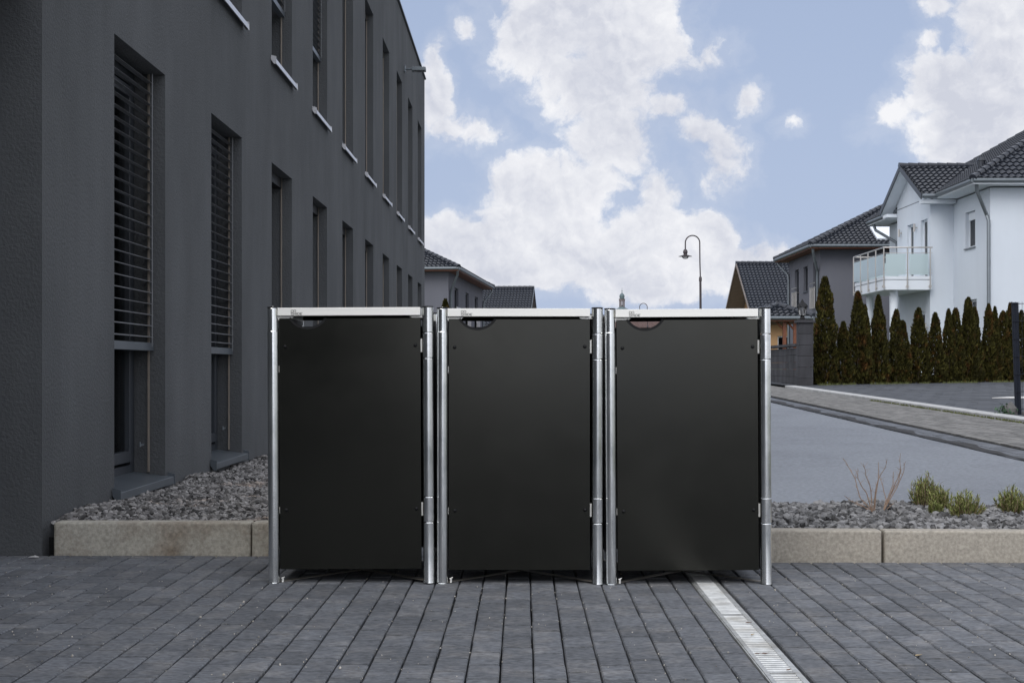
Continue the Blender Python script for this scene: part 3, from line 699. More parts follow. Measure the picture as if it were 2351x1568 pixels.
def tall_window(h, blind=None, curtain=False, stacked=True, sillm='alu'):
    a0, a1, z0, z1 = h
    b = MB()
    frame_ring(b, mF, a0, a1, z0, z1, .20, .26, .08); frame_ring(b, mF, a0+.085, a1-.085, z0+.10, z1-.10, .185, .245, .07)
    w = b.build('window', 'anthracite', bld, bevel=.004)
    b = MB(); mbox(b, mF, a0+.15, a1-.15, .218, .226, z0+.17, z1-.17); b.build('pane', 'glass', w)
    # folded sheet sill with end caps
    b = MB(); s0, s1 = a0-.045, a1+.045
    b.prism([mF(s0, .20, z0+.030), mF(s0, -.045, z0-.004), mF(s0, -.048, z0-.050), mF(s0, -.042, z0-.050), mF(s0, -.039, z0-.012), mF(s0, .20, z0+.022)], (0, s1-s0, 0))
    sl = b.build('sill', sillm, w, bevel=.002)
    b = MB()
    for sa in (s0-.006, s1): b = MB(); b.prism([mF(sa, -.004, z0+.025), mF(sa, -.050, z0+.012), mF(sa, -.052, z0-.056), mF(sa, -.030, z0-.056), mF(sa, -.004, z0-.02)], (0, .006, 0)); b.build('sill_end', sillm, sl)
    # guide rails for the outside blind
    for aa in (a0+.012, a1-.022): b = MB(); mbox(b, mF, aa, aa+.012, .096, .108, z0+.03, z1); b.build('guide_rail', 'rail_tan', w)
    if z0 > 1: pass
    b = MB(); mbox(b, mF, a1-.12, a1-.04, .125, .135, z0+.20, z0+.212); b.cyl(mF(a1-.122, .13, z0+.195), mF(a1-.122, .13, z0+.225), .006); b.build('rail_clip', 'zinc', w)
    if blind is not None:
        b = MB(); z = z1-.06; k = 0
        while z > blind+.05:
            tilt = -.16
            P = []
            for t in np.linspace(0, 1, 5):
                d = .070+.046*t; zz = z+(t-.5)*.046*-tilt+.004*math.sin(math.pi*t); P.append((d, zz))
            for i in range(4):
                (d0, q0), (d1, q1) = P[i], P[i+1]
                b.add([mF(a0+.02, d0, q0), mF(a1-.02, d0, q0), mF(a1-.02, d1, q1), mF(a0+.02, d1, q1)], [(0, 1, 2, 3)])
            z -= .0705; k += 1
        bl = b.build('blind', 'slat', w); sm = bl.modifiers.new('s', 'SOLIDIFY'); sm.thickness = .0012
        b = MB(); mbox(b, mF, a0+.015, a1-.015, .070, .125, blind-.025, blind+.025); b.build('bottom_rail', 'alu_dark', w)
        for aa in (a0+.14, a1-.14): b = MB(); mbox(b, mF, aa, aa+.008, .046, .050, blind, z1-.02); b.build('blind_tape', 'slat', w)
    else:
        b = MB(); mbox(b, mF, a0+.015, a1-.015, .10, .18, z1-.10, z1-.005); b.build('blind_box', 'black', w)
    if curtain:
        b = MB(); n = 60
        for i in range(n):
            t0, t1 = i/n, (i+1)/n; q = lambda t: (a0+.2+(a1-a0-.35)*t, .30+.04*math.sin(t*44))
            (A0, D0), (A1, D1) = q(t0), q(t1)
            if math.sin(t0*44+.8) < -.45: continue
            b.add([mF(A0, D0, z0+.1), mF(A1, D1, z0+.1), mF(A1, D1, z1-.15), mF(A0, D0, z1-.15)], [(0, 1, 2, 3)])
        b.build('curtain', 'curtain', w)
for i, h in enumerate(g_h): tall_window(h, 1.03 if i < 2 else None, i < 3, sillm='alu_dark')
for i, h in enumerate(u_h): tall_window(h, {2: 4.40, 3: 4.50}.get(i), i < 4)
bld.rotation_euler = (0, 0, -math.atan(.0078))
# flood light on the facade
YL = 27.5; XL = -2.30+.0078*YL; ZL = wz(160, YL)
fl = thing('flood_light', 'flat grey flood light on an arm near the roof end of the dark building', 'lamp', (XL, YL, ZL))
b = MB(); b.box(XL, XL+.03, YL-.06, YL+.06, ZL-.05, ZL+.07); b.tube([(XL+.02, YL, ZL), (XL+.16, YL, ZL+.01)], .02); b.build('bracket', 'zinc', fl, bevel=.004)
b = MB(); b.box(XL+.15, XL+.42, YL-.10, YL+.10, ZL-.035, ZL+.03)
for i in range(6): b.box(XL+.17+i*.042, XL+.18+i*.042, YL-.09, YL+.09, ZL+.031, ZL+.05)
b.build('lamp_body', 'zinc', fl, bevel=.006)
b = MB(); b.box(XL+.17, XL+.40, YL-.085, YL+.085, ZL-.041, ZL-.036); b.build('lamp_glass', 'lampglass', fl)

# ------------------------------------------------------------------ tiled roofs
def tile_plane(O, U, V, LU, LV, clips=(), tw=.21, th=.31, seg=6, amp=.050):
    """pantiles over the parallelogram O + U[0..LU] + V[0..LV]; clips = (point, normal) whose positive side is cut off"""
    O = Vector(O); U = Vector(U).normalized(); V = Vector(V).normalized(); Nn = U.cross(V)
    if Nn.z < 0: Nn = -Nn
    bm = bmesh.new(); nc = max(1, round(LU/tw)); nr = max(1, math.ceil(LV/th)); th = LV/nr; tw = LU/nc
    du = np.arange(nc*seg+1)/seg
    prof = [amp*(.5+.5*math.cos(2*math.pi*((x % 1)**1.25)))*1.0 for x in du]
    for j in range(nr):
        rows = []
        for (v, h) in ((j*th-.0, -.005), (j*th-.015, .048), (j*th+th, .012)):
            rows.append([bm.verts.new(O+U*(x*tw)+V*v+Nn*(prof[i]+h if h > 0 else h)) for i, x in enumerate(du)])
        for a, b_ in ((0, 1), (1, 2)):
            for i in range(len(du)-1): bm.faces.new((rows[a][i], rows[a][i+1], rows[b_][i+1], rows[b_][i]))
    for (p, n) in clips:
        bmesh.ops.bisect_plane(bm, geom=bm.verts[:]+bm.edges[:]+bm.faces[:], plane_co=Vector(p), plane_no=Vector(n), clear_outer=True)
    bm.verts.index_update()
    vs = [tuple(v.co) for v in bm.verts]; fs = [tuple(v.index for v in f.verts) for f in bm.faces]; bm.free()
    return vs, fs
def ridge_caps(mb, p0, p1, r=.11, L=.36):
    p0 = Vector(p0); p1 = Vector(p1); d = (p1-p0); n = max(1, round(d.length/L)); d = d/n
    for i in range(n): mb.cyl(p0+d*i-d*.06, p0+d*(i+1), r*1.12, r*.9, n=10)
def hip_roof(root, x0, x1, y0, y1, ze, t, m='tile', sides='WSEN', soff='soffit_brown', seg=5, gut='zinc', soffz=.0, name='roof'):
    w = x1-x0; l = y1-y0; h = min(w, l)/2
    c = 1/math.hypot(1, t); LV = h/c
    mb = MB(); B = []
    if 'S' in sides: B.append(((x0, y0, ze), (1, 0, 0), (0, c, t*c), w, LV, [((x0, y0, ze), (-1, 1, 0)), ((x1, y0, ze), (1, 1, 0))]))
    if 'N' in sides: B.append(((x0, y1, ze), (1, 0, 0), (0, -c, t*c), w, LV, [((x0, y1, ze), (-1, -1, 0)), ((x1, y1, ze), (1, -1, 0))]))
    if 'W' in sides: B.append(((x0, y0, ze), (0, 1, 0), (c, 0, t*c), l, LV, [((x0, y0, ze), (1, -1, 0)), ((x0, y1, ze), (1, 1, 0))]))
    if 'E' in sides: B.append(((x1, y0, ze), (0, 1, 0), (-c, 0, t*c), l, LV, [((x1, y0, ze), (-1, -1, 0)), ((x1, y1, ze), (-1, 1, 0))]))
    for a in B:
        v, f = tile_plane(*a, seg=seg); mb.add(v, f)
    rf = mb.build(name, m, root)
    # hips and ridge
    zt_ = ze+h*t
    if w >= l: r0, r1 = (x0+h, (y0+y1)/2, zt_), (x1-h, (y0+y1)/2, zt_); cs = {(x0, y0): r0, (x0, y1): r0, (x1, y0): r1, (x1, y1): r1}
    else: r0, r1 = ((x0+x1)/2, y0+h, zt_), ((x0+x1)/2, y1-h, zt_); cs = {(x0, y0): r0, (x1, y0): r0, (x0, y1): r1, (x1, y1): r1}
    mb = MB()
    for (cx_, cy_), r_ in cs.items(): ridge_caps(mb, (cx_, cy_, ze+.03), (r_[0], r_[1], r_[2]+.03))
    if Vector(r0) != Vector(r1): ridge_caps(mb, (r0[0], r0[1], r0[2]+.03), (r1[0], r1[1], r1[2]+.03))
    mb.build('ridge_tiles', m, rf, smooth=True)
    # deck under the tiles and soffit
    mb = MB(); e = .03
    P = {k: v for k, v in cs.items()}
    for (a, b_) in (((x0, y0), (x1, y0)), ((x1, y0), (x1, y1)), ((x1, y1), (x0, y1)), ((x0, y1), (x0, y0))):
        ra, rb = P[a], P[b_]; q = [(*a, ze-.02), (*b_, ze-.02), (rb[0], rb[1], rb[2]-.03), (ra[0], ra[1], ra[2]-.03)]
        mb.add(q, [(0, 1, 2, 3)] if ra != rb else [(0, 1, 2)])
    mb.box(x0+.02, x1-.02, y0+.02, y1-.02, ze-.16, ze-.03)
    mb.build('soffit', soff, rf)
    mb = MB(); r = .075; z = ze-.045
    for (a, b_) in (((x0, y0), (x1, y0)), ((x0, y0), (x0, y1)), ((x1, y0), (x1, y1)), ((x0, y1), (x1, y1))):
        ox = 0; mb.cyl((a[0], a[1], z), (b_[0], b_[1], z), r, n=10)
    mb.build('gutter', gut, rf, smooth=True)
    return rf
def gable_roof_x(root, x0, x1, yr, half_n, half_f, zr, t, m='tile', seg=5, thick=.10, under='soffit_brown', verge='zinc', sides='NS', name='roof', ridge=True):
    """ridge along X at (yr, zr); slopes t towards the camera (half_n) and away (half_f)"""
    c = 1/math.hypot(1, t); mb = MB()
    if 'S' in sides:
        v, f = tile_plane((x0, yr-half_n, zr-half_n*t), (1, 0, 0), (0, c, t*c), x1-x0, half_n/c, seg=seg); mb.add(v, f)
    if 'N' in sides:
        v, f = tile_plane((x0, yr+half_f, zr-half_f*t), (1, 0, 0), (0, -c, t*c), x1-x0, half_f/c, seg=seg); mb.add(v, f)
    rf = mb.build(name, m, root)
    if ridge:
        mb = MB(); ridge_caps(mb, (x0-.02, yr, zr+.03), (x1+.02, yr, zr+.03)); mb.build('ridge_tiles', m, rf, smooth=True)
    mb = MB()
    pr = [(yr-half_n, zr-half_n*t-.01), (yr, zr-.01), (yr+half_f, zr-half_f*t-.01), (yr+half_f, zr-half_f*t-.01-thick), (yr, zr-.01-thick), (yr-half_n, zr-half_n*t-.01-thick)]
    mb.prism([(x0+.02, y, z) for y, z in pr], (x1-x0-.04, 0, 0)); mb.build('soffit', under, rf)
    mb = MB(); pr2 = [(yr-half_n-.01, zr-half_n*t+.05), (yr, zr+.06), (yr+half_f+.01, zr-half_f*t+.05), (yr+half_f+.01, zr-half_f*t-.14), (yr, zr-.14), (yr-half_n-.01, zr-half_n*t-.14)]
    for xx in (x0-.03, x1): mb = MB(); mb.prism([(xx, y, z) for y, z in pr2], (.03, 0, 0)); mb.build('verge_board', verge, rf)
    mb = MB(); mb.cyl((x0, yr-half_n-.05, zr-half_n*t-.02), (x1, yr-half_n-.05, zr-half_n*t-.02), .07, n=10); mb.build('gutter', 'zinc', rf, smooth=True)
    return rf
def downpipe(root, pts, r=.058, m='zinc'):
    b = MB(); b.tube(pts, r, 10); return b.build('downpipe', m, root, smooth=True)

# ------------------------------------------------------------------ white house
wh = thing('white_house', 'white two storey house with dark tiled roof and a glass balcony', 'house', (14.33, 45, tz(45)))
GZ = .35
XB, Y0m, Y1m = 15.13, 45.0, 57.0; XW, YW0, YW1 = 14.33, 48.74, 52.9
b = MB()
mB = face_nx(XB); hB = [(46.45, 47.45, 4.86, 6.06), (46.3, 47.2, 2.0, 3.15)]
wall_holes(b, mB, Y0m, YW0, GZ, 6.60, hB, .12)
wall_holes(b, mB, YW1, Y1m, GZ, 6.60, [], .12)
mS = face_ny(Y0m); wall_holes(b, mS, XB, 27.0, GZ, 6.60, [(19.5, 21.0, 4.6, 6.0)], .12)
mW = face_nx(XW); hW = [(49.05, 49.85, 3.92, 6.05), (50.75, 51.55, 3.92, 6.05), (49.35, 50.4, .75, 2.85)]
wall_holes(b, mW, YW0, YW1, GZ, 6.68, hW, .14)
b.add([(XW, YW0, 6.68), (XW, YW1, 6.68), (XW, YW1, 6.97), (XW, 50.95, 8.05), (XW, YW0, 6.93)], [(0, 1, 2, 3, 4)])
mWs = face_ny(YW0); wall_holes(b, mWs, XW, XB, GZ, 6.72, [], .1)
b.add([(XW, YW1, GZ), (XB, YW1, GZ), (XB, YW1, 6.7), (XW, YW1, 6.7)], [(0, 1, 2, 3)])
b.add([(27, Y0m, GZ), (27, Y1m, GZ), (27, Y1m, 6.6), (27, Y0m, 6.6)], [(0, 1, 2, 3)])
b.add([(XB, Y1m, GZ), (27, Y1m, GZ), (27, Y1m, 6.6), (XB, Y1m, 6.6)], [(0, 1, 2, 3)])
b.build('wall', 'white', wh)
house_window(wh, mB, hB[0], sill='zinc', back='zinc'); house_window(wh, mB, hB[1], sill='zinc'); house_window(wh, mS, (19.5, 21.0, 4.6, 6.0), mull=20.2)
b = MB(); mbox(b, mB, 46.52, 47.38, .09, .125, 5.78, 6.04); b.build('shutter_box', 'white2', wh)
for h in hW[:2]:
    w = house_window(wh, mW, h, rec=.10, sill=None, back='zinc'); w.name = 'balcony_door'
fd = MB(); frame_ring(fd, mW, *hW[2], .10, .17, .09); mbox(fd, mW, 49.44, 50.31, .12, .15, .84, 2.30); mbox(fd, mW, 49.44, 50.31, .11, .16, 2.30, 2.38)
fdo = fd.build('front_door', 'white2', wh)
fd = MB(); mbox(fd, mW, 49.44, 50.31, .13, .14, 2.38, 2.76); fd.build('pane', 'glass_house', fdo)
fd = MB(); mbox(fd, mW, 49.44, 50.31, .3, .32, 2.38, 2.76); fd.build('room_shade', 'interior', fdo)
hip_roof(wh, 14.40, 27.7, 44.40, 57.6, 6.80, .60, soff='white2', seg=6)
gable_roof_x(wh, 13.90, 18.0, 50.95, 2.70, 2.70, 8.10, .50, seg=6, under='white2', verge='anthracite', name='wing_roof')
b = MB(); b.box(13.95, 15.1, 48.32, 48.73, 6.50, 6.62); b.build('eave_box', 'white2', wh); b = MB(); b.box(13.95, 15.1, 52.92, 53.5, 6.50, 6.62); b.build('eave_box', 'white2', wh)
b = MB(); b.cyl((15.55, 47.1, 7.35), (15.55, 47.1, 7.75), .12, n=12); b.cyl((15.55, 47.1, 7.75), (15.55, 47.1, 7.86), .16, .10, n=12); b.build('roof_vent', 'tile', wh)
downpipe(wh, [(14.55, 44.55, 6.72), (14.58, 44.6, 6.45), (15.02, 45.02, 5.75), (15.06, 44.94, 5.55), (15.06, 44.92, .4)])
downpipe(wh, [(14.5, 57.0, 6.62), (14.55, 56.9, 6.4), (15.02, 55.6, 5.8), (15.06, 55.5, 5.5), (15.06, 55.5, .5)])
# balcony
bal = MB(); bx_, by0, by1, bz0, bz1 = 12.72, 48.50, 52.70, 3.56, 4.03
bal.box(bx_, XW-.003, by0, by1, bz0, bz1-.13); bal.box(bx_-.02, XW-.003, by0-.02, by1+.02, bz1-.118, bz1); balo = bal.build('balcony', 'white2', wh, bevel=.01)
b = MB(); b.cyl((13.16, 49.0, .4), (13.16, 49.0, bz0), .135, n=24); b.build('column', 'white2', wh, smooth=True)
b = MB(); b.cyl((13.16, 52.25, .4), (13.16, 52.25, bz0), .135, n=24); b.build('column', 'white2', wh, smooth=True)
rl = MB(); zr_ = 5.0; xo, yo = bx_-.05, by0-.05
rl.tube([(XW, yo, zr_), (xo, yo, zr_), (xo, by1+.05, zr_), (XW, by1+.05, zr_)], .024, 8)
rl.tube([(XW, yo, zr_-.19), (xo, yo, zr_-.19), (xo, by1+.05, zr_-.19)], .009, 6); rl.tube([(XW, yo, bz1+.10), (xo, yo, bz1+.10), (xo, by1+.05, bz1+.10)], .007, 6)
rl.tube([(XW, yo, bz1+.20), (xo, yo, bz1+.20), (xo, by1+.05, bz1+.20)], .005, 6)
px_ = [xo, (xo+XW-.05)/2, XW-.08]; py_ = [yo+(by1+.05-yo)*i/4 for i in range(1, 5)]
for x in px_: rl.cyl((x, yo, bz0+.02), (x, yo, zr_), .024, n=8); rl.cyl((x, yo, bz0+.12), (x, yo+.08, bz0+.12), .05, n=10)
for y in py_: rl.cyl((xo, y, bz0+.02), (xo, y, zr_), .024, n=8); rl.cyl((xo, y, bz0+.12), (xo+.08, y, bz0+.12), .035, n=10)
rl.build('railing', 'inox', balo, smooth=True)
ed = [(px_[0], px_[1]), (px_[1], px_[2])]
for a, c_ in ed: b = MB(); b.box(a+.06, c_-.06, yo-.006, yo+.006, bz1+.04, zr_-.22); b.build('glass_panel', 'frosted', balo)
yy = [yo]+py_
for a, c_ in zip(yy[:-1], yy[1:]): b = MB(); b.box(xo-.006, xo+.006, a+.06, c_-.06, bz1+.04, zr_-.22); b.build('glass_panel', 'frosted', balo)
b = MB(); b.box(bx_, XW, by1+.045, by1+.055, bz1+.04, zr_-.22); b.build('glass_panel', 'frosted', balo)
for (y, z) in ((50.3, 5.85), (52.3, 5.85), (50.6, 2.2), (48.95, 2.3)):
    b = MB(); b.cyl((XW-.10, y, z-.14), (XW-.10, y, z+.14), .04, n=12); b.cyl((XW-.10, y, z), (XW, y, z), .025, n=8); b.build('wall_lamp', 'inox', wh)

# ------------------------------------------------------------------ grey house on the right
def small_windows(root, m, hs, fm='anthracite'):
    for h in hs: house_window(root, m, h, rec=.10, fm=fm, sill='anthracite', fw=.06)
gh = thing('grey_house', 'grey plastered two storey house with dark hipped roof behind the hedge', 'house', (13.35, 61.6, tz(61)))
b = MB(); mG = face_nx(13.35); hG = [(62.2, 63.05, 3.60, 5.55), (64.2, 65.1, 4.36, 5.5), (66.2, 67.1, 3.60, 5.5), (62.3, 63.2, 1.0, 2.6)]
wall_holes(b, mG, 61.6, 68.6, .4, 6.05, hG, .1); wall_holes(b, face_ny(61.6), 13.35, 21.5, .4, 6.05, [], .1)
b.add([(13.35, 68.6, .4), (21.5, 68.6, .4), (21.5, 68.6, 6.05), (13.35, 68.6, 6.05)], [(0, 1, 2, 3)]); b.add([(21.5, 61.6, .4), (21.5, 68.6, .4), (21.5, 68.6, 6.05), (21.5, 61.6, 6.05)], [(0, 1, 2, 3)])
b.build('wall', 'grey_plaster', gh); small_windows(gh, mG, hG)
hip_roof(gh, 12.80, 22.1, 60.90, 69.3, 6.18, .50, soff='wood_red', seg=5)
b = MB()
def rp(x, d, h): return (x, 60.9+d-h*.45, 6.18+.5*d+h*.9)
b.hexa([rp(15.72, .35, .02), rp(16.7, .35, .02), rp(16.7, 1.6, .02), rp(15.72, 1.6, .02), rp(15.72, .35, .13), rp(16.7, .35, .13), rp(16.7, 1.6, .13), rp(15.72, 1.6, .13)])
rw = b.build('roof_window', 'white2', gh)
b = MB(); b.hexa([rp(15.80, .43, .13), rp(16.62, .43, .13), rp(16.62, 1.52, .13), rp(15.80, 1.52, .13), rp(15.80, .43, .14), rp(16.62, .43, .14), rp(16.62, 1.52, .14), rp(15.80, 1.52, .14)]); b.build('pane', 'white2', rw)
for a0, a1 in ((62.15, 63.1), (66.15, 67.15)):
    b = MB(); x = 13.22
    for yb in (a0, a1): b.cyl((x, yb, 3.5), (x, yb, 4.45), .018, n=6)
    for zb_ in (3.52, 4.42, 4.62): b.cyl((x, a0-.04, zb_), (x, a1+.04, zb_), .018, n=6)
    n = 9
    for i in range(1, n): y = a0+(a1-a0)*i/n; b.cyl((x, y, 3.52), (x, y, 4.42), .007, n=5)
    for yb in (a0, a1): b.cyl((x, yb, 4.40), (13.35, yb, 4.40), .012, n=6)
    b.build('window_rail', 'inox', gh)
downpipe(gh, [(12.9, 61.0, 6.1), (12.93, 61.05, 5.8), (13.28, 61.85, 5.15), (13.29, 61.9, 4.9), (13.29, 61.9, .5)])
downpipe(gh, [(12.9, 69.1, 6.1), (12.93, 69.0, 5.9), (13.28, 68.4, 5.35), (13.29, 68.35, 5.1), (13.29, 68.35, .5)])

# ------------------------------------------------------------------ orange gabled house
oh = thing('orange_house', 'orange plastered house with steep dark tiled gable roof beyond the grey house', 'house', (14.0, 80, .9))
b = MB(); XO = 14.50
mOs = face_ny(80.3)
wall_holes(b, mOs, XO, 26, .5, 4.1, [(15.0, 16.0, 1.4, 2.7)], .1)
b.prism([(XO, 80.3, .5), (XO, 89.6, .5), (XO, 89.6, 4.2), (XO, 85, 6.9), (XO, 80.3, 4.0)], (.05, 0, 0)); b.add([(XO, 89.6, .5), (26, 89.6, .5), (26, 89.6, 4.2), (XO, 89.6, 4.2)], [(0, 1, 2, 3)])
b.add([(26, 80.3, .5), (26, 89.6, .5), (26, 89.6, 4.2), (26, 85, 6.9), (26, 80.3, 4.0)], [(0, 1, 2, 3, 4)])
b.build('wall', 'orange', oh); house_window(oh, mOs, (15.0, 16.0, 1.4, 2.7))
gable_roof_x(oh, 13.40, 26.5, 85.0, 5.6, 5.6, 7.14, .63, seg=5, verge='soffit_brown')

# ------------------------------------------------------------------ far houses
fh = thing('far_house', 'small dark tiled roof peeping out low beside the orange gable', 'house', (17, 112, .9))
b = MB(); b.box(16.0, 24, 108, 118, .5, 3.6); b.build('wall', 'grey_plaster', fh); hip_roof(fh, 15.3, 24.6, 107.5, 118.5, 3.55, .50, seg=3)
bh = thing('brown_roof_house', 'distant house with reddish brown tiled roof glimpsed through the right grip hole', 'house', (14, 150, .9))
b = MB(); b.box(10.5, 21, 145.5, 156, .5, 4.0); b.build('wall', 'orange', bh); gable_roof_x(bh, 10, 21.5, 150.5, 5.8, 5.8, 6.9, .55, m='tile_brown', seg=3)
for i in range(3): b = MB(); b.box(14.2+i*1.1, 15.2+i*1.1, 146.9, 148.9, 5.2, 5.25, rot=Matrix.Rotation(math.atan(.55), 3, 'X')); b.build('solar_panel', 'glass_house', bh)

# left grey house, turned with the bending street (authored square, then rotated)
AL = math.atan2(1.43, 16.3)
lx, ly = -3.02, 67.6
lh = thing('grey_house', 'grey two storey house with hipped roof just beyond the dark office block', 'house', (lx, ly, .8))
b = MB(); mL = face_px(lx); YL0, YL1 = ly, ly+15.0
def yat(px):   # distance along the turned wall where a picture column meets it
    u = (px-CX)/F; s = (u*ly-lx)/(math.sin(AL)-u*math.cos(AL)); return ly+s
hL = [(yat(1043.5), yat(1052.5), 3.1, 4.85), (yat(1069), yat(1076.5), 3.1, 4.85), (yat(1090), yat(1097.5), 3.1, 4.85)]
wall_holes(b, mL, YL0, YL1, .3, 5.6, hL, .1); wall_holes(b, face_ny(ly), lx-9, lx, .3, 5.6, [], .1)
b.add([(lx-9, YL1, .3), (lx, YL1, .3), (lx, YL1, 5.6), (lx-9, YL1, 5.6)], [(0, 1, 2, 3)]); b.add([(lx-9, YL0, .3), (lx-9, YL1, .3), (lx-9, YL1, 5.6), (lx-9, YL0, 5.6)], [(0, 1, 2, 3)])
b.build('wall', 'grey_plaster', lh); small_windows(lh, mL, hL)
for h in hL:
    b = MB(); mbox(b, face_px(lx), h[0]-.05, h[1]+.05, -.12, -.10, 3.1, 3.9); b.build('window_rail', 'inox', lh)
hip_roof(lh, lx-9.5, lx+.56, ly-.6, ly+15.7, 5.64, .48, soff='wood_red', seg=5)
downpipe(lh, [(lx+.5, ly-.5, 5.55), (lx+.47, ly-.3, 5.3), (lx+.08, ly+.35, 4.6), (lx+.07, ly+.4, 4.4), (lx+.07, ly+.4, .5)])
downpipe(lh, [(lx+.5, ly+15.6, 5.55), (lx+.47, ly+15.5, 5.3), (lx+.08, ly+14.9, 4.7), (lx+.07, ly+14.85, 4.5), (lx+.07, ly+14.85, .5)])
lh.rotation_euler = (0, 0, -AL)
gx, gy = 1.50, 97.0
l2 = thing('gabled_house', 'house with plain dark tiled gable roof beyond the left grey house', 'house', (gx, gy, .9))
b = MB(); b.prism([(gx-.7, gy-4.4, .5), (gx-.7, gy+4.4, .5), (gx-.7, gy+4.4, 3.6), (gx-.7, gy, 6.2), (gx-.7, gy-4.4, 3.6)], (-10, 0, 0)); b.build('wall', 'grey_plaster', l2)
gable_roof_x(l2, gx-11, gx, gy, 5.0, 5.0, 6.36, .62, seg=5, verge='zinc')
l2.rotation_euler = (0, 0, -R(5.2))

# church
YC = 900; xc = wx(1428, YC); k = YC/F
ch = thing('church_tower', 'distant church tower with green onion dome and open lantern', 'tower', (xc, YC, .9))
zb0 = wz(706, YC); zl = wz(686.5, YC); zd = wz(673, YC); zs = wz(661, YC)
b = MB(); b.box(xc-4.5, xc+4.5, YC-4.5, YC+4.5, .5, zb0-4); b.build('tower_shaft', 'church', ch)
b = MB(); b.lathe((xc, YC, 0), [(5.2, zb0-4), (4.2, zb0-1.2), (2.4, zb0-.3), (1.7, zb0+.4), (.2, zb0+1.5)], 8); b.build('lower_roof', 'copper', ch)
b = MB()
for i in range(8):
    a = 2*math.pi*(i+.5)/8; b.box(xc+1.55*math.cos(a)-.28, xc+1.55*math.cos(a)+.28, YC+1.55*math.sin(a)-.28, YC+1.55*math.sin(a)+.28, zb0, zl-1.2)
b.lathe((xc, YC, 0), [(1.9, zl-1.3), (1.9, zl-.2), (2.15, zl)], 8); b.build('lantern', 'church', ch)
b = MB(); b.lathe((xc, YC, 0), [(1.5, zl), (1.45, zl+.8), (1.65, zl+1.4), (1.6, zl+2.1), (1.2, zl+3.0), (.5, zd-.2), (.22, zd+.4), (.12, zd+1), (.35, zd+1.5), (.1, zd+1.9), (.06, zs)], 16); b.build('dome', 'copper', ch, smooth=True)

# ------------------------------------------------------------------ street lamps
def street_lamp(X, Y, ztop, dia, lab, zg):
    t = thing('street_lamp', lab, 'street lamp', (X, Y, zg), 'curved street lamps'); r = dia/2; zc = ztop-r
    b = MB(); b.tube([(X+.04, Y, zg), (X+.02, Y, ztop-1.38)], [.040, .034], 12); b.tube([(X+.02, Y, ztop-1.38), (X+.02, Y, ztop-1.28), (X+.02, Y, ztop-1.24)], [.045, .045, .03], 12); b.lathe((X+.04, Y, zg), [(.07, 0), (.07, .5), (.045, .6)], 12); b.build('pole', 'lamp', t, smooth=True)
    b = MB(); pts = [(X+.02, Y, ztop-1.3), (X+.005, Y, ztop-.8)]+[(X-r+r*math.cos(a), Y, zc+r*math.sin(a)) for a in np.linspace(0, math.pi, 18)]+[(X-2*r, Y, ztop-.43)]; b.tube(pts, .020, 10); b.build('arm', 'lamp', t, smooth=True)
    hx = X-2*r; z = ztop-.43
    b = MB(); b.lathe((hx, Y, z), [(.02, .02), (.05, 0), (.07, -.05), (.068, -.10), (.055, -.115), (.055, -.15), (.075, -.155), (.12, -.175), (.20, -.195), (.207, -.203), (.19, -.205)], 24); b.build('lamp_head', 'lamp', t, smooth=True)
    b = MB(); b.lathe((hx, Y, z), [(.10, -.206), (.095, -.235), (.07, -.262), (.035, -.275), (.001, -.278)], 20); b.build('lamp_globe', 'lampglass', t, smooth=True)
street_lamp(wx(1606.5, 43), 43, wz(541, 43), .435, 'tall curved street lamp standing clear against the clouds', tz(43)+.02)
street_lamp(wx(1486, 81), 81, wz(696.5, 81), .435, 'far curved street lamp, only its arch showing above the right enclosure', .9)

# ------------------------------------------------------------------ block wall, pillar, lantern, wooden canopy
PY = 37.7; PX0, PX1 = wx(1835, PY), wx(1867, PY); zg = tz(PY)
bw = thing('block_wall', 'low weathered dark block wall running back from the gate pillar', 'wall', (PX0, PY, zg))
b = MB(); top = 1.50; 
for r_ in range(6):
    z0_ = zg-.1+(top-zg+.04)*r_/6; z1_ = zg-.1+(top-zg+.04)*(r_+1)/6
    y = PY+.42-(.25 if r_ % 2 else 0)
    while y < 56:
        b.box(PX0+.04, PX0+.28, max(y, PY+.42)+.006, y+.494, z0_+.004, z1_-.004); y += .5
b.build('blocks', 'block', bw); b = MB(); b.box(PX0-.02, PX0+.34, PY+.41, 56, top-.02, top+.05); b.build('coping', 'block', bw)
pl = thing('gate_pillar', 'square dark stone pillar at the end of the block wall', 'pillar', (PX0, PY, zg))
b = MB(); zt2 = wz(741, PY)
for r_ in range(6):
    z0_ = zg-.05+(zt2-zg+.05)*r_/6; z1_ = zg-.05+(zt2-zg+.05)*(r_+1)/6; b.box(PX0, PX1, PY, PY+.39, z0_+.003, z1_-.003)
b.build('blocks', 'block', pl, bevel=.006); b = MB(); b.box(PX0-.05, PX1+.05, PY-.05, PY+.44, zt2, zt2+.07); b.build('cap', 'block', pl, bevel=.01)
xl = (PX0+PX1)/2-.06; yl_ = PY+.2; zl_ = zt2+.07
ln = thing('pillar_lantern', 'black coach lantern standing on top of the stone pillar', 'lantern', (xl, yl_, zl_))
b = MB(); b.lathe((xl, yl_, zl_), [(.14, 0), (.14, .03), (.07, .06), (.05, .10), (.09, .13)], 6); b.lathe((xl, yl_, zl_), [(.16, .36), (.12, .42), (.05, .48), (.01, .56)], 6)
for i in range(6): a = math.pi/3*i; b.cyl((xl+.085*math.cos(a), yl_+.085*math.sin(a), zl_+.12), (xl+.13*math.cos(a), yl_+.13*math.sin(a), zl_+.37), .008, n=5)
b.build('frame', 'black', ln); b = MB(); b.lathe((xl, yl_, zl_), [(.075, .13), (.12, .36)], 6); b.build('lantern_glass', 'lampglass', ln)
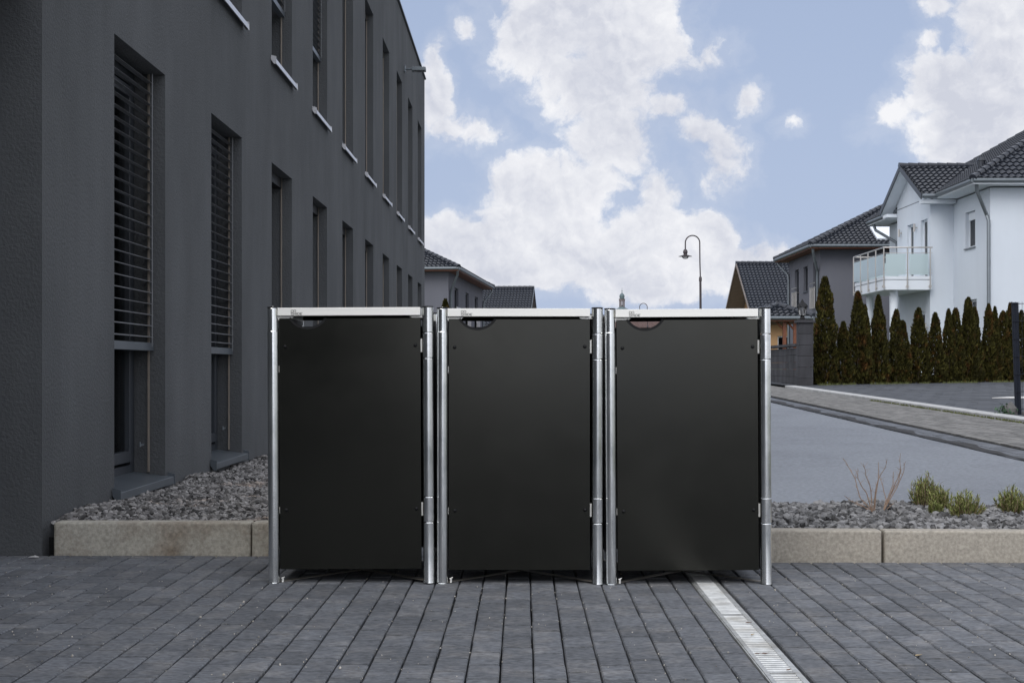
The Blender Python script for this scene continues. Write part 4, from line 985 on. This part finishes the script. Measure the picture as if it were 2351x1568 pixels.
cp = thing('wooden_canopy', 'brown timber canopy with small dark tiled roof behind the stone pillar', 'canopy', (9.6, 51, tz(50)))
X0c, X1c, Y0c, Y1c, Zc = wx(1770, 51), wx(1866, 51), 51.0, 55.5, wz(727, 51)
hip_roof(cp, X0c-.6, X1c, Y0c, Y1c, Zc, .42, soff='wood_red', seg=4)
for (x, y) in ((wx(1801, 51.3), 51.3), (wx(1825, 51.3), 51.3), (X1c-.2, 51.3), (X0c-.4, 55)):
    b = MB(); b.box(x-.06, x+.06, y-.06, y+.06, tz(y), Zc-.1); b.cyl((x-.35, y, Zc-.1), (x, y, Zc-.5), .035, n=6); b.build('post', 'wood_red', cp)

# ------------------------------------------------------------------ hedge of thujas
def thuja_mesh(name, H, Rm, n, seed, two=False):
    g = np.random.default_rng(seed); V = np.zeros((n*4, 3)); ph = g.uniform(0, 6, 6)
    for i in range(n):
        t = g.random(); a = g.uniform(0, 2*math.pi)
        prof = (1-t)**(.50+.05*(seed % 5))*(.86+.14*min(1, t/.12))
        lump = 1+.13*math.sin(3*a+ph[0]+9*t)+.10*math.sin(5*a+ph[1]-14*t)+.10*math.sin(2*a+ph[2]+23*t)+.06*math.sin(41*t+ph[3]+a)
        r = Rm*prof*lump*(1-.40*g.random()**2)+.01
        c = np.array([r*math.cos(a), r*math.sin(a), .06+t*(H-.10)])
        L = g.uniform(.05, .12)*(.8+.4*(1-t)); w = L*g.uniform(.25, .42)
        up = np.array([math.cos(a)*.55, math.sin(a)*.55, 1.])+g.normal(0, .28, 3); up /= np.linalg.norm(up)
        s = np.cross(up, g.normal(0, 1, 3)); s /= np.linalg.norm(s)+1e-6
        V[4*i] = c-up*L*.4; V[4*i+1] = c+s*w; V[4*i+2] = c+up*L*.9; V[4*i+3] = c-s*w
    Fc = np.arange(n*4).reshape(-1, 4)
    o = npmesh(name, V, Fc, 'thuja'); me = o.data; bpy.data.objects.remove(o); return me
variants = [thuja_mesh('foliage', 3.0, .42, 5200, 10+i) for i in range(5)]
tb = MB(); tb.cyl((0, 0, -.05), (0, 0, 2.6), .045, .01, n=8); tr_o = tb.build('trunk', 'trunk'); tr_me = tr_o.data; bpy.data.objects.remove(tr_o)
hedge = [(1894, 634, 28, 'tallest thuja in the hedge, right beside the stone pillar'), (1936, 737, 19, 'short thuja between the tallest one and the two topped pair'), (1970, 668, 26, 'tall thuja left of the white balcony columns'),
         (1986, 699, 18, 'slim thuja leaning against the tall one by the balcony'), (2017, 676, 25, 'pointed thuja standing between the two balcony columns'), (2058, 709, 19, 'thuja in front of the nearer balcony column'),
         (2073, 735, 18, 'low thuja just left of the white front door'), (2109, 706, 25, 'narrow pointed thuja right of the white front door'), (2147, 717, 22, 'thuja before the inner corner of the white house'),
         (2178, 708, 18, 'left one of twin topped thujas below the upper side window'), (2194, 706, 18, 'right one of twin topped thujas below the upper side window'), (2223, 682, 21, 'tall thin topped thuja beside the small lower window'), (2238, 705, 18, 'thuja covering the small lower window of the white house'),
         (2270, 697, 20, 'thuja in front of the downpipe of the white house'), (2284, 703, 17, 'thuja right of the white house downpipe'), (2303, 713, 18, 'lower round topped thuja left of the navy fence post'), (2320, 694, 18, 'thuja standing directly behind the navy fence post'),
         (2345, 712, 20, 'thuja seen through the wire fence right of the post')]
for i, (px, py, hw, lab) in enumerate(hedge):
    X = 10.
    for _ in range(12): Y = 38.55+.56*(X-8.1); X = wx(px, Y)
    H = wz(py, Y)-tz(Y); root = thing('thuja', lab, 'conifer', (X, Y, tz(Y)), 'thuja hedge along the driveway')
    o = bpy.data.objects.new('foliage', variants[i % 5]); C.objects.link(o); o.parent = root
    Rw = (hw+2.5+random.uniform(0, 2))*Y/F; o.scale = (Rw/.42, Rw/.42, H/3.0); o.rotation_euler = (0, 0, random.uniform(0, 6))
    q = bpy.data.objects.new('trunk', tr_me); C.objects.link(q); q.parent = root; q.scale = (1, 1, H/3.0)
X, Y = wx(1022.5, 40), 40.; root = thing('thuja', 'tip of a lone thuja in front of the left grey house', 'conifer', (X, Y, tz(Y)))
o = bpy.data.objects.new('foliage', variants[2]); C.objects.link(o); o.parent = root; o.scale = (.75, .75, (wz(686, Y)-tz(Y))/3.0)
# weeds and grass along the hedge foot
V = []; Fc = []
for i in range(1500):
    X = rng.uniform(8.2, 17.5); Y = 38.2+.56*(X-8.1)+rng.normal(0, .10)-.15; s = rng.uniform(.02, .09); o = len(V); w = .008
    if math.sin(X*3.1)+math.sin(X*7.7) < -.4: continue
    dx = rng.normal(0, .04); V += [(X-w, Y, tz(Y)+.04), (X+w, Y, tz(Y)+.04), (X+dx, Y+rng.normal(0, .03), tz(Y)+.04+s)]; Fc.append((o, o+1, o+2))
gr = npmesh('grass', V, Fc, 'moss'); gr['kind'] = 'stuff'

# ------------------------------------------------------------------ fence post and wire panel
FX, FY = 7.71, 21.65; zg = tz(FY)
fp = thing('wire_fence', 'navy wire mesh fence panel with a square steel post beside the driveway', 'fence', (FX, FY, zg))
b = MB(); b.hexa([(FX-.042, FY-.03, zg-.05), (FX+.042, FY-.03, zg-.05), (FX+.042, FY+.03, zg-.05), (FX-.042, FY+.03, zg-.05), (FX-.102, FY-.03, 1.893), (FX-.012, FY-.03, 1.893), (FX-.012, FY+.03, 1.893), (FX-.102, FY+.03, 1.893)])
b.build('post', 'navy', fp, bevel=.006)
b = MB(); b.cyl((FX+2.45, FY, zg), (FX+2.45, FY, 1.89), .045, n=4); b.build('post', 'navy', fp)
b = MB()
for i in range(7):
    z = zg+.13+.267*i
    for yy_ in (-.012, .012): b.cyl((FX-.115+.01*(6-i), FY-.045+yy_, z), (FX+2.5, FY-.045+yy_, z), .0045, n=5)
n = 52
for i in range(n):
    x = FX-.11+i*.05; b.cyl((x+(.05 if i < 2 else 0), FY-.045, zg+.06), (x, FY-.045, zg+1.76), .003, n=4)
b.build('mesh_panel', 'navy', fp)
for i, (dx, dy, s, lab) in enumerate(((.10, -.1, .10, 'grey rock at the right foot of the fence post'), (-.12, -.02, .13, 'pointed grey rock leaning left of the fence post foot'), (.33, -.2, .12, 'grey rock at the frame edge under the wire fence'))):
    v = IV*(1+rng.uniform(-.25, .25, (12, 1)))*np.array([1, .8, .75 if i != 1 else 1.25])*s+np.array([FX+dx, FY+dy, zg+s*.5])
    b = MB(); b.add([tuple(p) for p in v], [tuple(f) for f in IF]); o = b.build('rock', 'rock'); tag(o, lab, 'rock', 'rocks at the fence foot'); sm = o.modifiers.new('b', 'BEVEL'); sm.width = .01
V = []; Fc = []
for i in range(160):
    a = rng.uniform(0, 6.28); r = abs(rng.normal(0, .09)); x = FX-.27+r*math.cos(a); y = FY-.12+r*math.sin(a)*.6; z = zg+.02+abs(rng.normal(0, .09)); s = rng.uniform(.012, .026)
    q = rng.normal(0, 1, 3); q /= np.linalg.norm(q); p = np.cross(q, rng.normal(0, 1, 3)); p /= np.linalg.norm(p); c = np.array([x, y, z]); o = len(V)
    V += [c-q*s, c+p*s*.8, c+q*s, c-p*s*.8]; Fc.append((o, o+1, o+2, o+3))
iv = npmesh('ivy_plant', V, Fc, 'ivy'); tag(iv, 'small dark green ivy clump left of the fence post foot', 'plant')

# ------------------------------------------------------------------ plants in the right gravel bed
def bush(px, py, hpx, wpx, lab, seed, n=90, Y=None):
    g = np.random.default_rng(seed); Y = (CH-.125)*F/(py-HY); X = wx(px, Y); H = hpx*Y/F; Wd = wpx*Y/F
    root = thing('lavender_bush', lab, 'shrub', (X, Y, .11), 'evergreen shrubs in the gravel bed')
    V = []; Fc = []; st = MB()
    for i in range(n):
        a = g.uniform(0, 2*math.pi); sp = g.random()**.7; L = H*g.uniform(.45, 1.12)*(1-.38*sp)
        bx_ = X+math.cos(a)*Wd*.18*sp; by_ = Y+math.sin(a)*Wd*.18*sp
        tip = np.array([X+math.cos(a)*Wd*.5*sp+g.normal(0, .01), Y+math.sin(a)*Wd*.42*sp, .11+L]); bas = np.array([bx_, by_, .10])
        pts = [bas+(tip-bas)*t+np.array([math.cos(a), math.sin(a), 0])*(.012*math.sin(math.pi*t)*sp) for t in np.linspace(0, 1, 7)]
        st.tube([tuple(p) for p in pts], [.0022, .002, .0018, .0016, .0014, .0012, .0008], 4)
        m_ = 30
        for j in range(m_):
            t = .22+.78*(j+g.random())/m_; k_ = min(5, int(t*6)); f_ = t*6-k_; c = pts[k_]*(1-f_)+pts[k_+1]*f_
            d = (pts[k_+1]-pts[k_]); d = d/np.linalg.norm(d); o_ = g.normal(0, 1, 3); o_ -= d*o_.dot(d); o_ /= np.linalg.norm(o_)
            ll = g.uniform(.014, .030); e = c+(d*.8+o_*.6)*ll; s = np.cross(d, o_)*g.uniform(.0016, .0028); mid_ = (c+e)/2; q = len(V)
            V += [c, mid_+s, e, mid_-s]; Fc.append((q, q+1, q+2, q+3))
    V = np.array(V)-np.array([X, Y, .11]); npmesh('foliage', V, Fc, 'lav', root); st.build('stems', 'twig', root)
bush(2122, 1160, 84, 72, 'tallest green shrub in the gravel, beside the bare twiggy one', 3, 90)
bush(2160, 1168, 60, 50, 'green shrub behind and between the two bigger ones', 9, 60)
bush(2215, 1186, 66, 84, 'middle green shrub with spreading yellow green tips in the gravel', 4, 95)
bush(2146, 1176, 30, 26, 'tiny green tuft at the front foot of the tallest shrub', 14, 22)
bush(2322, 1178, 68, 78, 'green shrub in the gravel at the right picture edge', 5, 95)
Yt = 7.75
def tp(zx, zy, dy=0.): x = 1754.2+zx/3.153; y = 813.8+zy/3.153; return (wx(x, Yt), Yt+dy, wz(y, Yt))
ts = thing('bare_shrub', 'leafless brown twiggy shrub growing out of the gravel bed', 'shrub', (wx(2008, Yt), Yt, .11))
stems = [[(790, 1140), (700, 1040), (665, 900), (620, 810), (585, 755)], [(790, 1140), (795, 1000), (815, 900), (850, 820), (865, 750)], [(785, 1140), (770, 990), (735, 890), (710, 830), (695, 785)],
         [(780, 1140), (740, 1000), (690, 930), (668, 870), (670, 820)], [(860, 1140), (910, 1030), (975, 920), (990, 840), (992, 715)], [(862, 1140), (925, 1020), (985, 900), (1005, 830), (1010, 770)],
         [(770, 1140), (700, 1085), (620, 1055), (550, 1010)], [(865, 1140), (895, 1050), (880, 950), (868, 880)], [(800, 1140), (830, 900), (835, 780)], [(868, 1140), (935, 940), (945, 850)], [(865, 1140), (900, 1100), (935, 1070)], [(790, 1140), (720, 1100), (650, 1080)], [(905, 1040), (965, 870), (960, 795)]]
b = MB()
for i, s in enumerate(stems):
    n = len(s); pts = []
    for k_ in range(n-1):
        for t in (0, .5): pts.append((s[k_][0]*(1-t)+s[k_+1][0]*t+(0 if k_+t == 0 else random.uniform(-5, 5)), s[k_][1]*(1-t)+s[k_+1][1]*t))
    pts.append(s[-1]); off = random.uniform(-.12, .12)
    P = [tp(*p, dy=off*j/len(pts)) for j, p in enumerate(pts)]
    b.tube(P, [.0030*(1-.75*j/len(P)) for j in range(len(P))], 5)
    for j in range(2, len(P)-1):
        for _ in range(2):
            q = Vector(P[j]); d = Vector((random.uniform(-1, 1), random.uniform(-1, 1), random.uniform(.3, 1.2))).normalized()*random.uniform(.012, .04); b.tube([q, q+d], [.0010, .0005], 4)
b.build('twigs', 'twig', ts)
